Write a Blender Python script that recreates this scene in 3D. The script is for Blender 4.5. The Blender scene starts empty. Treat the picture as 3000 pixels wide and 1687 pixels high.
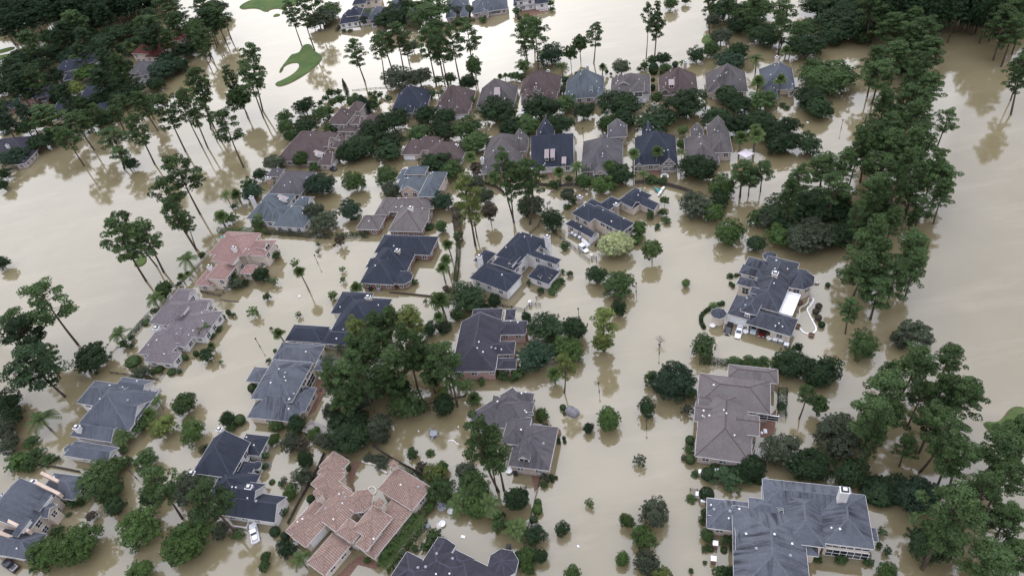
import bpy, bmesh, math, random
import numpy as np
from mathutils import Vector, Matrix
from mathutils.geometry import tessellate_polygon

scene = bpy.context.scene
COL = scene.collection
R = math.radians

# ------------------------------------------------------------------ camera
IMG_W, IMG_H = 3000.0, 1687.0
FOC = 2000.0                      # focal length in photograph pixels (24 mm lens)
NADIR = (1900.0, 3000.0)          # where vertical lines converge in the photograph
CAM_H = 145.0
_dx, _dy = NADIR[0] - IMG_W / 2, NADIR[1] - IMG_H / 2
PITCH = math.atan(FOC / math.hypot(_dx, _dy))
ROLL = math.atan2(_dx, _dy)
FW = Vector((0, math.cos(PITCH), -math.sin(PITCH)))
UP0 = Vector((0, math.sin(PITCH), math.cos(PITCH)))
RT = math.cos(ROLL) * Vector((1, 0, 0)) - math.sin(ROLL) * UP0
UPV = math.sin(ROLL) * Vector((1, 0, 0)) + math.cos(ROLL) * UP0
CAM = Vector((0, 0, CAM_H))
cam_data = bpy.data.cameras.new('camera')
cam = bpy.data.objects.new('camera', cam_data)
COL.objects.link(cam)
cam_data.sensor_width = 36.0
cam_data.lens = 36.0 * FOC / IMG_W
cam_data.clip_start = 1.0
cam_data.clip_end = 12000.0
M = Matrix((RT, UPV, -FW)).transposed().to_4x4()
M.translation = CAM
cam.matrix_world = M
scene.camera = cam
scene.render.resolution_x, scene.render.resolution_y = 1024, 575

# ------------------------------------------------------------------ sky, sun, exposure
SUN_EL, SUN_AZ = R(24), R(-2)    # azimuth from +Y (north), negative = to the left
world = bpy.data.worlds.new("World")
scene.world = world
world.use_nodes = True
wn, wl = world.node_tree.nodes, world.node_tree.links
wn.clear()
w_out = wn.new('ShaderNodeOutputWorld')
w_bg = wn.new('ShaderNodeBackground')
sky = wn.new('ShaderNodeTexSky')
sky.sky_type = 'NISHITA'
sky.sun_disc = False
sky.sun_elevation = SUN_EL
sky.sun_rotation = SUN_AZ
sky.air_density = 1.0
sky.dust_density = 4.0
sky.ozone_density = 1.0
hs = wn.new('ShaderNodeHueSaturation')
hs.inputs['Saturation'].default_value = 0.22
wl.new(sky.outputs[0], hs.inputs['Color'])
# an even cloud deck over the clear sky model: the overcast of the photograph
veil = wn.new('ShaderNodeMix'); veil.data_type = 'RGBA'
veil.inputs[0].default_value = 0.85
w_tc = wn.new('ShaderNodeTexCoord'); w_sp = wn.new('ShaderNodeSeparateXYZ')
wl.new(w_tc.outputs['Generated'], w_sp.inputs[0])
w_mr = wn.new('ShaderNodeMapRange')            # overcast: brighter towards the zenith than at the horizon
w_mr.inputs[1].default_value = 0.0; w_mr.inputs[2].default_value = 1.0
w_mr.inputs[3].default_value = 0.36; w_mr.inputs[4].default_value = 1.9
wl.new(w_sp.outputs[2], w_mr.inputs[0])
w_sc = wn.new('ShaderNodeVectorMath'); w_sc.operation = 'SCALE'
w_sc.inputs[0].default_value = (5.9, 6.15, 7.25)
wl.new(w_mr.outputs[0], w_sc.inputs['Scale'])
wl.new(w_sc.outputs[0], veil.inputs[7])
wl.new(hs.outputs[0], veil.inputs[6])
wl.new(veil.outputs[2], w_bg.inputs['Color'])
w_bg.inputs['Strength'].default_value = 0.15
wl.new(w_bg.outputs[0], w_out.inputs['Surface'])
sun_d = bpy.data.lights.new('sun', 'SUN')
sun_d.energy = 0.5
sun_d.angle = R(75)
sun_d.color = (1.0, 0.985, 0.96)
sun = bpy.data.objects.new('sun', sun_d)
COL.objects.link(sun)
sdir = Vector((math.sin(SUN_AZ) * math.cos(SUN_EL), math.cos(SUN_AZ) * math.cos(SUN_EL), math.sin(SUN_EL)))
sun.rotation_euler = (-sdir).to_track_quat('-Z', 'Y').to_euler()
sun.location = sdir * 300
scene.view_settings.view_transform = 'Standard'
scene.view_settings.look = 'None'
scene.view_settings.exposure = 0.66
scene.view_settings.gamma = 1.0
scene.cycles.max_bounces = 6
scene.cycles.diffuse_bounces = 2
scene.cycles.glossy_bounces = 3
scene.cycles.transmission_bounces = 3
scene.cycles.transparent_max_bounces = 8

# ------------------------------------------------------------------ measuring helpers
ZS = 3.22
ZO = {k + str(i): (x, y, ZS) for k, y in zip('TMLB', (0, 420, 830, 1237)) for i, x in enumerate((0, 750, 1500, 2200))}
ZO['MZ'] = (2030, 720, 4.4575)
ZO['SZ'] = (1370, 1110, 4.996)
ZO['TZ'] = (960, 0, 3.788)
ZO['NZ'] = (1650, 520, 6.587)

def nat(r, x, y):
    o = ZO[r]
    return o[0] + x / o[2], o[1] + y / o[2]

def unproject(px, py, z=0.0):
    d = FW + RT * ((px - IMG_W / 2) / FOC) - UPV * ((py - IMG_H / 2) / FOC)
    return CAM + d * ((z - CAM_H) / d.z)

def at(r, x, y, z=0.0):
    return unproject(*nat(r, x, y), z)

def project(p):
    q = Vector(p) - CAM
    w = q.dot(FW)
    return IMG_W / 2 + FOC * q.dot(RT) / w, IMG_H / 2 - FOC * q.dot(UPV) / w

def depth_of(p):
    return (Vector(p) - CAM).dot(FW)

# ------------------------------------------------------------------ object helpers
def link(name, mesh, parent=None, loc=(0, 0, 0)):
    o = bpy.data.objects.new(name, mesh)
    COL.objects.link(o)
    o.location = loc
    if parent is not None:
        o.parent = parent
    return o

def tag(o, label=None, cat=None, group=None, kind=None):
    if label: o['label'] = label
    if cat: o['category'] = cat
    if group: o['group'] = group
    if kind: o['kind'] = kind
    return o

def empty(name, loc, label, cat, group=None, rz=0.0):
    o = bpy.data.objects.new(name, None)
    o.empty_display_size = 0.5
    COL.objects.link(o)
    o.location = loc
    o.rotation_euler = (0, 0, rz)
    return tag(o, label, cat, group)

class MB:
    """collects faces (with UVs and material slots) for one mesh"""
    def __init__(self, off=(0, 0, 0)):
        self.v, self.f, self.m, self.uv, self.off = [], [], [], [], Vector(off)
    def face(self, pts, mi=0, uv=None):
        b = len(self.v)
        self.v.extend([tuple(Vector(p) - self.off) for p in pts])
        self.f.append(tuple(range(b, b + len(pts))))
        self.m.append(mi)
        self.uv.append(uv if uv else [(p[0] + p[1] * 0.7, p[2]) for p in pts])
    def box(self, c, ax, ay, sz, mi=0):
        """box centred in plan at c (its base), half-axes ax, ay (vectors), height sz"""
        c = Vector(c); ax = Vector(ax); ay = Vector(ay)
        z = Vector((0, 0, sz))
        p = [c - ax - ay, c + ax - ay, c + ax + ay, c - ax + ay]
        q = [a + z for a in p]
        for i in range(4):
            j = (i + 1) % 4
            L = (p[j] - p[i]).length
            self.face([p[i], p[j], q[j], q[i]], mi, [(0, p[i].z), (L, p[i].z), (L, q[i].z), (0, q[i].z)])
        self.face(q, mi); self.face(p[::-1], mi)
    def tube(self, a, b, r, n=6, mi=0, r2=None):
        a = Vector(a); b = Vector(b); d = (b - a).normalized()
        s = d.orthogonal().normalized(); t = d.cross(s)
        r2 = r if r2 is None else r2
        A = [a + (s * math.cos(2 * math.pi * i / n) + t * math.sin(2 * math.pi * i / n)) * r for i in range(n)]
        B = [b + (s * math.cos(2 * math.pi * i / n) + t * math.sin(2 * math.pi * i / n)) * r2 for i in range(n)]
        for i in range(n):
            j = (i + 1) % n
            self.face([A[i], A[j], B[j], B[i]], mi)
        self.face(B, mi)
    def lathe(self, c, prof, n=12, mi=0):
        c = Vector(c)
        rings = [[c + Vector((r * math.cos(2 * math.pi * i / n), r * math.sin(2 * math.pi * i / n), z)) for i in range(n)] for r, z in prof]
        for a, b in zip(rings, rings[1:]):
            for i in range(n):
                j = (i + 1) % n
                self.face([a[i], a[j], b[j], b[i]], mi)
        self.face(rings[-1], mi)
    def mesh(self, name, mats, smooth=False):
        me = bpy.data.meshes.new(name)
        me.from_pydata(self.v, [], self.f)
        for m in (mats if isinstance(mats, (list, tuple)) else [mats]):
            me.materials.append(m)
        me.polygons.foreach_set('material_index', self.m)
        ul = me.uv_layers.new(name='UVMap')
        flat = [c for f in self.uv for p in f for c in p]
        ul.data.foreach_set('uv', flat)
        if smooth:
            me.polygons.foreach_set('use_smooth', [True] * len(me.polygons))
        me.update()
        return me
    def build(self, name, mats, parent=None, loc=(0, 0, 0), smooth=False):
        return link(name, self.mesh(name, mats, smooth), parent, loc)

# ------------------------------------------------------------------ materials
def new_mat(name):
    m = bpy.data.materials.new(name)
    m.use_nodes = True
    nt = m.node_tree
    return m, nt.nodes, nt.links, nt.nodes['Principled BSDF']

def mixc(n, l, fac, a, b, mode='MIX'):
    x = n.new('ShaderNodeMix'); x.data_type = 'RGBA'; x.blend_type = mode
    for sock, val in ((x.inputs[0], fac), (x.inputs[6], a), (x.inputs[7], b)):
        if hasattr(val, 'is_output'): l.new(val, sock)
        elif isinstance(val, (int, float)): sock.default_value = val
        else: sock.default_value = (*val, 1) if len(val) == 3 else val
    return x.outputs[2]

def ramp(n, l, fac, lo, hi, a=(0, 0, 0), b=(1, 1, 1)):
    r = n.new('ShaderNodeValToRGB')
    r.color_ramp.elements[0].position = lo; r.color_ramp.elements[1].position = hi
    r.color_ramp.elements[0].color = (*a, 1); r.color_ramp.elements[1].color = (*b, 1)
    l.new(fac, r.inputs[0])
    return r.outputs[0]

def noise(n, l, vec, scale, detail=3, rough=0.55):
    t = n.new('ShaderNodeTexNoise')
    t.inputs['Scale'].default_value = scale; t.inputs['Detail'].default_value = detail; t.inputs['Roughness'].default_value = rough
    if vec is not None: l.new(vec, t.inputs['Vector'])
    return t.outputs['Fac']

def mapping(n, l, vec, scale=(1, 1, 1), loc=(0, 0, 0)):
    mp = n.new('ShaderNodeMapping')
    mp.inputs['Scale'].default_value = scale; mp.inputs['Location'].default_value = loc
    l.new(vec, mp.inputs['Vector'])
    return mp.outputs[0]

_cache = {}
def shingle_mat(key, col, stain=0.35, seed=0.0, stain_col=None):
    """asphalt shingles in courses, algae streaks running down the slope, weathering patches"""
    if key in _cache: return _cache[key]
    m, n, l, b = new_mat('shingles_' + key)
    tc = n.new('ShaderNodeTexCoord')
    uv = mapping(n, l, tc.outputs['UV'], loc=(seed * 17.3, seed * 9.1, 0))
    br = n.new('ShaderNodeTexBrick')
    br.inputs['Scale'].default_value = 1.0
    br.inputs['Brick Width'].default_value = 0.62; br.inputs['Row Height'].default_value = 0.34
    br.inputs['Mortar Size'].default_value = 0.03; br.inputs['Bias'].default_value = 0.0
    c = np.array(col)
    br.inputs['Color1'].default_value = (*(c * 0.78), 1); br.inputs['Color2'].default_value = (*(c * 1.22), 1)
    br.inputs['Mortar'].default_value = (*(c * 0.55), 1)
    l.new(uv, br.inputs['Vector'])
    g = noise(n, l, uv, 7.0, 2)
    c1 = mixc(n, l, 0.55, br.outputs['Color'], ramp(n, l, g, 0.3, 0.7, tuple(c * 0.7), tuple(c * 1.35)))
    # broad weathering
    wz = noise(n, l, uv, 0.16, 3)
    c2 = mixc(n, l, ramp(n, l, wz, 0.35, 0.75, (0, 0, 0), (0.5, 0.5, 0.5)), c1, tuple(np.minimum(c * 1.35 + 0.008, 1)))
    # streaks down the slope
    st = noise(n, l, mapping(n, l, uv, (1.1, 0.13, 1)), 0.9, 4, 0.65)
    big = noise(n, l, mapping(n, l, uv, (1, 0.6, 1), (5, 3, 0)), 0.13, 2)
    mul = n.new('ShaderNodeMath'); mul.operation = 'MULTIPLY'
    l.new(ramp(n, l, st, 0.44, 0.60), mul.inputs[0]); l.new(ramp(n, l, big, 0.40, 0.62, (0.15,) * 3, (1, 1, 1)), mul.inputs[1])
    mu2 = n.new('ShaderNodeMath'); mu2.operation = 'MULTIPLY'; mu2.inputs[1].default_value = stain
    l.new(mul.outputs[0], mu2.inputs[0])
    sc = stain_col or tuple(c * 0.35)
    c3 = mixc(n, l, mu2.outputs[0], c2, sc)
    l.new(c3, b.inputs['Base Color'])
    b.inputs['Roughness'].default_value = 0.9
    b.inputs['Specular IOR Level'].default_value = 0.12
    bp = n.new('ShaderNodeBump'); bp.inputs['Strength'].default_value = 0.6; bp.inputs['Distance'].default_value = 0.04
    l.new(br.outputs['Fac'], bp.inputs['Height']); bp.invert = True
    l.new(bp.outputs[0], b.inputs['Normal'])
    _cache[key] = m
    return m

def tile_mat(key, col, dark, pitch=0.62, seed=0):
    """barrel tiles: ribs running down the slope and courses across it"""
    if key in _cache: return _cache[key]
    m, n, l, b = new_mat('tiles_' + key)
    tc = n.new('ShaderNodeTexCoord')
    uv = tc.outputs['UV']
    sx = n.new('ShaderNodeSeparateXYZ'); l.new(uv, sx.inputs[0])
    def saw(src, per):
        d = n.new('ShaderNodeMath'); d.operation = 'DIVIDE'; d.inputs[1].default_value = per; l.new(src, d.inputs[0])
        f = n.new('ShaderNodeMath'); f.operation = 'FRACT'; l.new(d.outputs[0], f.inputs[0])
        return f.outputs[0]
    fu = saw(sx.outputs[0], pitch); fv = saw(sx.outputs[1], 0.75)
    pp = n.new('ShaderNodeMath'); pp.operation = 'PINGPONG'; pp.inputs[1].default_value = 0.5; l.new(fu, pp.inputs[0])
    rib = ramp(n, l, pp.outputs[0], 0.0, 0.30)
    course = ramp(n, l, fv, 0.0, 0.28)
    c = np.array(col)
    nz = noise(n, l, mapping(n, l, uv, (1.6, 1.3, 1)), 1.0, 2)
    nb = noise(n, l, uv, 0.2, 3)
    tile_c = mixc(n, l, ramp(n, l, nz, 0.35, 0.65), tuple(c * 0.82), tuple(np.minimum(c * 1.2, 1)))
    tile_c = mixc(n, l, ramp(n, l, nb, 0.42, 0.75, (0, 0, 0), (0.45,) * 3), tile_c, tuple(c * 0.62))
    c1 = mixc(n, l, rib, dark, tile_c)
    c2 = mixc(n, l, course, mixc(n, l, 0.5, c1, dark), c1)
    l.new(c2, b.inputs['Base Color'])
    b.inputs['Roughness'].default_value = 0.75
    b.inputs['Specular IOR Level'].default_value = 0.3
    bp = n.new('ShaderNodeBump'); bp.inputs['Strength'].default_value = 0.7; bp.inputs['Distance'].default_value = 0.12
    l.new(rib, bp.inputs['Height']); l.new(bp.outputs[0], b.inputs['Normal'])
    _cache[key] = m
    return m

def wall_mat(key, col, kind='stucco', col2=None):
    if key in _cache: return _cache[key]
    m, n, l, b = new_mat('wall_' + key)
    tc = n.new('ShaderNodeTexCoord'); uv = tc.outputs['UV']
    c = np.array(col)
    geo = n.new('ShaderNodeNewGeometry')
    if kind == 'brick':
        br = n.new('ShaderNodeTexBrick')
        br.inputs['Scale'].default_value = 1.0
        br.inputs['Brick Width'].default_value = 0.42; br.inputs['Row Height'].default_value = 0.17
        br.inputs['Mortar Size'].default_value = 0.02
        br.inputs['Color1'].default_value = (*(c * 0.7), 1)
        br.inputs['Color2'].default_value = (*(np.array(col2) if col2 else c * 1.3), 1)
        br.inputs['Mortar'].default_value = (*(c * 0.8 + 0.06), 1)
        l.new(uv, br.inputs['Vector']); base = br.outputs['Color']
    elif kind == 'stone':
        vo = n.new('ShaderNodeTexVoronoi'); vo.inputs['Scale'].default_value = 2.6
        l.new(geo.outputs['Position'], vo.inputs['Vector'])
        sep = n.new('ShaderNodeSeparateColor'); l.new(vo.outputs['Color'], sep.inputs[0])
        base = mixc(n, l, sep.outputs[0], tuple(c * 0.6), tuple(np.array(col2) if col2 else c * 1.4))
    else:
        nz = noise(n, l, geo.outputs['Position'], 0.6, 4)
        base = mixc(n, l, ramp(n, l, nz, 0.35, 0.7), tuple(c * 0.88), tuple(np.minimum(c * 1.06, 0.9)))
    # damp silt band just above the water line (tide mark left by the flood)
    sz = n.new('ShaderNodeSeparateXYZ'); l.new(geo.outputs['Position'], sz.inputs[0])
    wob = noise(n, l, geo.outputs['Position'], 0.9, 2)
    ad = n.new('ShaderNodeMath'); ad.operation = 'MULTIPLY_ADD'; ad.inputs[1].default_value = 0.35; 
    l.new(wob, ad.inputs[0]); ad.inputs[2].default_value = 0.05
    lt = n.new('ShaderNodeMath'); lt.operation = 'LESS_THAN'; l.new(sz.outputs[2], lt.inputs[0]); l.new(ad.outputs[0], lt.inputs[1])
    out = mixc(n, l, lt.outputs[0], base, tuple(c * 0.45 + np.array((.05, .04, .025))))
    l.new(out, b.inputs['Base Color'])
    b.inputs['Roughness'].default_value = 0.85
    b.inputs['Specular IOR Level'].default_value = 0.2
    _cache[key] = m
    return m

def plain_mat(key, col, rough=0.6, spec=0.4, metal=0.0, var=0.12, scale=1.5):
    if key in _cache: return _cache[key]
    m, n, l, b = new_mat(key)
    geo = n.new('ShaderNodeTexCoord')
    nz = noise(n, l, geo.outputs['Object'], scale, 3)
    c = np.array(col)
    l.new(mixc(n, l, ramp(n, l, nz, 0.3, 0.7), tuple(c * (1 - var)), tuple(np.minimum(c * (1 + var), 1))), b.inputs['Base Color'])
    b.inputs['Roughness'].default_value = rough; b.inputs['Specular IOR Level'].default_value = spec; b.inputs['Metallic'].default_value = metal
    _cache[key] = m
    return m

def leaf_mat(key, transl=0.28):
    """colour comes from each object's own colour, varied leaf by leaf and in patches"""
    if key in _cache: return _cache[key]
    m, n, l, b = new_mat(key)
    oi = n.new('ShaderNodeObjectInfo')
    at_ = n.new('ShaderNodeAttribute'); at_.attribute_name = 'tone'
    tc = n.new('ShaderNodeTexCoord')
    nz = noise(n, l, tc.outputs['Object'], 0.45, 2)
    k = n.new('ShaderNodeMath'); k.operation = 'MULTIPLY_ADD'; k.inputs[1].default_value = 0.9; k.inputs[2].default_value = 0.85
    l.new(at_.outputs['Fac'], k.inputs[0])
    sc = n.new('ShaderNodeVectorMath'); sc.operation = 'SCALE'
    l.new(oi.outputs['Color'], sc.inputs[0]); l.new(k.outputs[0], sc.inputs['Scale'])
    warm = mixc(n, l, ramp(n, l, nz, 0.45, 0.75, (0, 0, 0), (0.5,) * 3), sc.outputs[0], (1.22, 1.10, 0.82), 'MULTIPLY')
    hsv = n.new('ShaderNodeHueSaturation')
    l.new(warm, hsv.inputs['Color'])
    v = n.new('ShaderNodeMath'); v.operation = 'MULTIPLY_ADD'; v.inputs[1].default_value = 0.5; v.inputs[2].default_value = 0.75
    l.new(oi.outputs['Random'], v.inputs[0]); l.new(v.outputs[0], hsv.inputs['Value'])
    l.new(hsv.outputs[0], b.inputs['Base Color'])
    b.inputs['Roughness'].default_value = 0.7
    b.inputs['Specular IOR Level'].default_value = 0.08
    tr = n.new('ShaderNodeBsdfTranslucent'); l.new(hsv.outputs[0], tr.inputs['Color'])
    mx = n.new('ShaderNodeMixShader'); mx.inputs[0].default_value = transl
    l.new(b.outputs[0], mx.inputs[1]); l.new(tr.outputs[0], mx.inputs[2])
    l.new(mx.outputs[0], n['Material Output'].inputs['Surface'])
    _cache[key] = m
    return m

def water_mat():
    m, n, l, b = new_mat('flood_water')
    geo = n.new('ShaderNodeNewGeometry'); pos = geo.outputs['Position']
    a = noise(n, l, mapping(n, l, pos, (1, 0.6, 1)), 0.012, 4, 0.6)
    c = mixc(n, l, ramp(n, l, a, 0.35, 0.68), (0.166, 0.136, 0.072), (0.208, 0.174, 0.100))
    f = noise(n, l, pos, 0.09, 4, 0.6)
    c = mixc(n, l, ramp(n, l, f, 0.4, 0.7, (0, 0, 0), (0.35,) * 3), c, (0.148, 0.120, 0.060))
    st = noise(n, l, mapping(n, l, pos, (0.35, 1.5, 1), (7, 3, 0)), 0.07, 5, 0.62)
    c = mixc(n, l, ramp(n, l, st, 0.52, 0.72, (0, 0, 0), (0.45,) * 3), c, (0.27, 0.225, 0.15))
    l.new(c, b.inputs['Base Color'])
    b.inputs['IOR'].default_value = 1.86
    b.inputs['Roughness'].default_value = 0.04
    rr = noise(n, l, mapping(n, l, pos, (1, 0.5, 1), (40, 9, 0)), 0.02, 3)
    rg = n.new('ShaderNodeMapRange'); rg.inputs[1].default_value = 0.4; rg.inputs[2].default_value = 0.7
    rg.inputs[3].default_value = 0.015; rg.inputs[4].default_value = 0.07
    l.new(rr, rg.inputs[0]); l.new(rg.outputs[0], b.inputs['Roughness'])
    w1 = noise(n, l, mapping(n, l, pos, (1, 1.6, 1)), 1.3, 4, 0.62)
    w2 = noise(n, l, pos, 0.22, 3, 0.6)
    ad = n.new('ShaderNodeMath'); ad.operation = 'MULTIPLY_ADD'; ad.inputs[1].default_value = 1.6
    l.new(w2, ad.inputs[0]); l.new(w1, ad.inputs[2])
    bp = n.new('ShaderNodeBump'); bp.inputs['Strength'].default_value = 0.15; bp.inputs['Distance'].default_value = 0.045
    l.new(ad.outputs[0], bp.inputs['Height']); l.new(bp.outputs[0], b.inputs['Normal'])
    return m

def grass_mat():
    m, n, l, b = new_mat('golf_turf')
    geo = n.new('ShaderNodeNewGeometry')
    a = noise(n, l, geo.outputs['Position'], 0.12, 4, 0.6)
    c = mixc(n, l, ramp(n, l, a, 0.35, 0.65), (0.052, 0.088, 0.028), (0.082, 0.118, 0.038))
    f2 = noise(n, l, geo.outputs['Position'], 0.22, 5, 0.65)
    c = mixc(n, l, ramp(n, l, f2, 0.55, 0.68, (0, 0, 0), (0.75,) * 3), c, (0.115, 0.10, 0.06))
    f = noise(n, l, geo.outputs['Position'], 1.4, 3)
    c = mixc(n, l, ramp(n, l, f, 0.6, 0.8, (0, 0, 0), (0.6,) * 3), c, (0.10, 0.085, 0.05))
    sx = n.new('ShaderNodeSeparateXYZ'); l.new(geo.outputs['Position'], sx.inputs[0])
    lt = n.new('ShaderNodeMath'); lt.operation = 'LESS_THAN'; lt.inputs[1].default_value = 0.2; l.new(sx.outputs[2], lt.inputs[0])
    c = mixc(n, l, lt.outputs[0], c, (0.12, 0.095, 0.06))
    l.new(c, b.inputs['Base Color']); b.inputs['Roughness'].default_value = 0.95; b.inputs['Specular IOR Level'].default_value = 0.1
    return m

TRIM = plain_mat('trim_paint', (0.62, 0.60, 0.57), 0.55)
WHITE = plain_mat('white_paint', (0.74, 0.73, 0.72), 0.5)
GLASS = plain_mat('window_glass', (0.018, 0.02, 0.024), 0.08, 0.6, var=0.3, scale=0.3)
DARK = plain_mat('dark_metal', (0.025, 0.025, 0.028), 0.5)
GREYM = plain_mat('grey_metal', (0.25, 0.26, 0.28), 0.4, 0.5)
PINKMETAL = plain_mat('aged_copper_roofing', (0.25, 0.20, 0.20), 0.5)
WOODF = plain_mat('weathered_fence_wood', (0.085, 0.07, 0.062), 0.9, 0.1, var=0.35, scale=2.0)
BARK = plain_mat('pine_bark', (0.085, 0.062, 0.048), 0.95, 0.1, var=0.4, scale=1.2)
BARKG = plain_mat('grey_bark', (0.16, 0.14, 0.12), 0.95, 0.1, var=0.35, scale=1.2)
STONEM = plain_mat('pale_stone', (0.52, 0.47, 0.42), 0.8, 0.2)
BRICKP = plain_mat('brick_paving', (0.15, 0.085, 0.062), 0.85, 0.2, var=0.3, scale=2.5)
LEAF = leaf_mat('leaves')
NEEDLE = leaf_mat('needles', 0.18)

STUCCO = {
    'white': wall_mat('white', (0.66, 0.63, 0.60)), 'cream': wall_mat('cream', (0.60, 0.51, 0.42)),
    'peach': wall_mat('peach', (0.56, 0.44, 0.35)), 'tan': wall_mat('tan', (0.40, 0.33, 0.26)), 'grey': wall_mat('grey', (0.45, 0.44, 0.43)),
    'redbrick': wall_mat('redbrick', (0.23, 0.115, 0.085), 'brick', (0.30, 0.19, 0.15)),
    'pinkbrick': wall_mat('pinkbrick', (0.42, 0.25, 0.21), 'brick', (0.52, 0.36, 0.31)),
    'palebrick': wall_mat('palebrick', (0.42, 0.33, 0.28), 'brick', (0.56, 0.48, 0.42)),
    'stone': wall_mat('stone', (0.30, 0.26, 0.22), 'stone', (0.46, 0.40, 0.35)),
    'rust': wall_mat('rust', (0.38, 0.24, 0.15), 'stone', (0.50, 0.40, 0.32)),
}
ROOF = {
    'slate': lambda s: shingle_mat('slate%d' % s, (0.088, 0.094, 0.11), 0.55, s),
    'slateS': lambda s: shingle_mat('slateS%d' % s, (0.1, 0.106, 0.122), 0.85, s, (0.025, 0.024, 0.028)),
    'blue': lambda s: shingle_mat('blue%d' % s, (0.094, 0.107, 0.117), 0.6, s, (0.035, 0.038, 0.042)),
    'navy': lambda s: shingle_mat('navy%d' % s, (0.034, 0.038, 0.051), 0.35, s),
    'dusk': lambda s: shingle_mat('dusk%d' % s, (0.046, 0.043, 0.053), 0.45, s),
    'mans': lambda s: shingle_mat('mans%d' % s, (0.058, 0.061, 0.071), 0.75, s, (0.02, 0.017, 0.022)),
    'brown': lambda s: shingle_mat('brown%d' % s, (0.088, 0.067, 0.063), 0.45, s),
    'mauve': lambda s: shingle_mat('mauve%d' % s, (0.132, 0.115, 0.110), 0.3, s),
    'greyb': lambda s: shingle_mat('greyb%d' % s, (0.1, 0.089, 0.087), 0.65, s),
    'shake': lambda s: shingle_mat('shake%d' % s, (0.094, 0.086, 0.089), 0.5, s),
    'red': lambda s: shingle_mat('red%d' % s, (0.094, 0.031, 0.025), 0.4, s),
    'pink': lambda s: tile_mat('pink', (0.285, 0.178, 0.152), (0.165, 0.095, 0.082), 0.5),
    'terra': lambda s: tile_mat('terra', (0.290, 0.200, 0.160), (0.125, 0.078, 0.062), 0.5),
    'greytile': lambda s: tile_mat('greytile', (0.165, 0.140, 0.145), (0.090, 0.075, 0.078), 0.62),
}
ROOFCOL = {'slate': (0.100, 0.108, 0.126), 'slateS': (0.112, 0.120, 0.138), 'blue': (0.094, 0.115, 0.133), 'navy': (0.046, 0.051, 0.066), 'dusk': (0.061, 0.061, 0.079),
           'mans': (0.072, 0.083, 0.101), 'brown': (.09, .055, .05), 'mauve': (0.094, 0.072, 0.068), 'greyb': (0.108, 0.094, 0.094), 'shake': (.085, .075, .08),
           'red': (.10, .035, .03), 'pink': (.25, .155, .135), 'terra': (.23, .155, .128), 'greytile': (.15, .125, .132)}

# ------------------------------------------------------------------ water and ground
def big_sheet(name, z, mat, kind='structure'):
    me = bpy.data.meshes.new(name)
    s = 4000.0
    me.from_pydata([(-s, -s, z), (s, -s, z), (s, s, z), (-s, s, z)], [], [(0, 1, 2, 3)])
    me.materials.append(mat)
    return tag(link(name, me), kind=kind)

GROUNDM = plain_mat('flooded_soil', (0.10, 0.08, 0.05), 0.95, 0.1)
big_sheet('ground', -3.0, GROUNDM)
big_sheet('water', 0.0, water_mat())
GRASS = grass_mat()

def mound(name, r, pts, top=0.55, inset=2.2):
    P = [at(r, x, y, 0) for x, y in pts]
    # smooth the outline (Chaikin)
    for _ in range(2):
        Q = []
        for i in range(len(P)):
            a, b = P[i], P[(i + 1) % len(P)]
            Q += [a * 0.75 + b * 0.25, a * 0.25 + b * 0.75]
        P = Q
    area = sum(P[i].x * P[(i + 1) % len(P)].y - P[(i + 1) % len(P)].x * P[i].y for i in range(len(P)))
    if area < 0: P.reverse()
    n = len(P)
    mb = MB()
    rings = [[p + Vector((0, 0, -0.4)) for p in P]]
    for k, (ins, z) in enumerate(((0.35, 0.12), (inset * 0.5, top * 0.7), (inset, top))):
        ring = []
        for i in range(n):
            d = (P[(i + 1) % n] - P[i - 1])
            nn = Vector((-d.y, d.x, 0)).normalized()
            ring.append(P[i] + nn * ins + Vector((0, 0, z)))
        rings.append(ring)
    for a, b in zip(rings, rings[1:]):
        for i in range(n):
            j = (i + 1) % n
            mb.face([a[i], a[j], b[j], b[i]])
    for t in tessellate_polygon([rings[-1]]):
        t = [rings[-1][i] for i in t]
        nz = (t[1] - t[0]).cross(t[2] - t[0]).z
        mb.face(t if nz > 0 else t[::-1])
    return tag(mb.build(name, GRASS, smooth=False), kind='structure')

mound('golf_green', 'T1', [(475, 418), (430, 440), (408, 490), (385, 507), (330, 515), (280, 580), (240, 628), (232, 665), (205, 690), (243, 690),
      (252, 650), (300, 610), (375, 595), (405, 612), (395, 650), (350, 700), (260, 752), (165, 790), (200, 830), (330, 792), (500, 690), (595, 612), (640, 545), (600, 505), (550, 478), (525, 418)], 0.5, 1.2)
mound('golf_green', 'T0', [(2285, 98), (2245, 75), (2290, 35), (2400, -10), (2720, -60), (2830, -10), (2800, 60), (2640, 75), (2560, 95), (2500, 125), (2440, 90), (2360, 85)], 0.6, 2)
mound('golf_green', 'T1', [(85, 125), (140, 95), (200, 85), (270, 105), (300, 60), (300, 20), (220, 10), (150, 60)], 0.4, 1)
mound('golf_green', 'T1', [(145, 165), (190, 130), (240, 138), (215, 160)], 0.3, .5)
mound('golf_green', 'M0', [(1250, 1160), (1285, 1095), (1325, 1050), (1365, 1042), (1395, 1080), (1388, 1125), (1340, 1162), (1290, 1173)], 0.4, 0.8)
mound('golf_green', 'L3', [(2165, 1322), (2215, 1287), (2310, 1302), (2365, 1260), (2410, 1190), (2480, 1145), (2600, 1160), (2760, 1300), (2600, 1600), (2400, 1560), (2300, 1440), (2225, 1395)], 0.7, 2)
mound('golf_green', 'T2', [(1775, 405), (1792, 350), (1840, 330), (1950, 345), (1960, 410), (1830, 420)], 0.5, 1)
mound('golf_green', 'T0', [(-60, 490), (60, 455), (140, 440), (150, 460), (60, 495), (-60, 520)], 0.4, 1)
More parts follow.
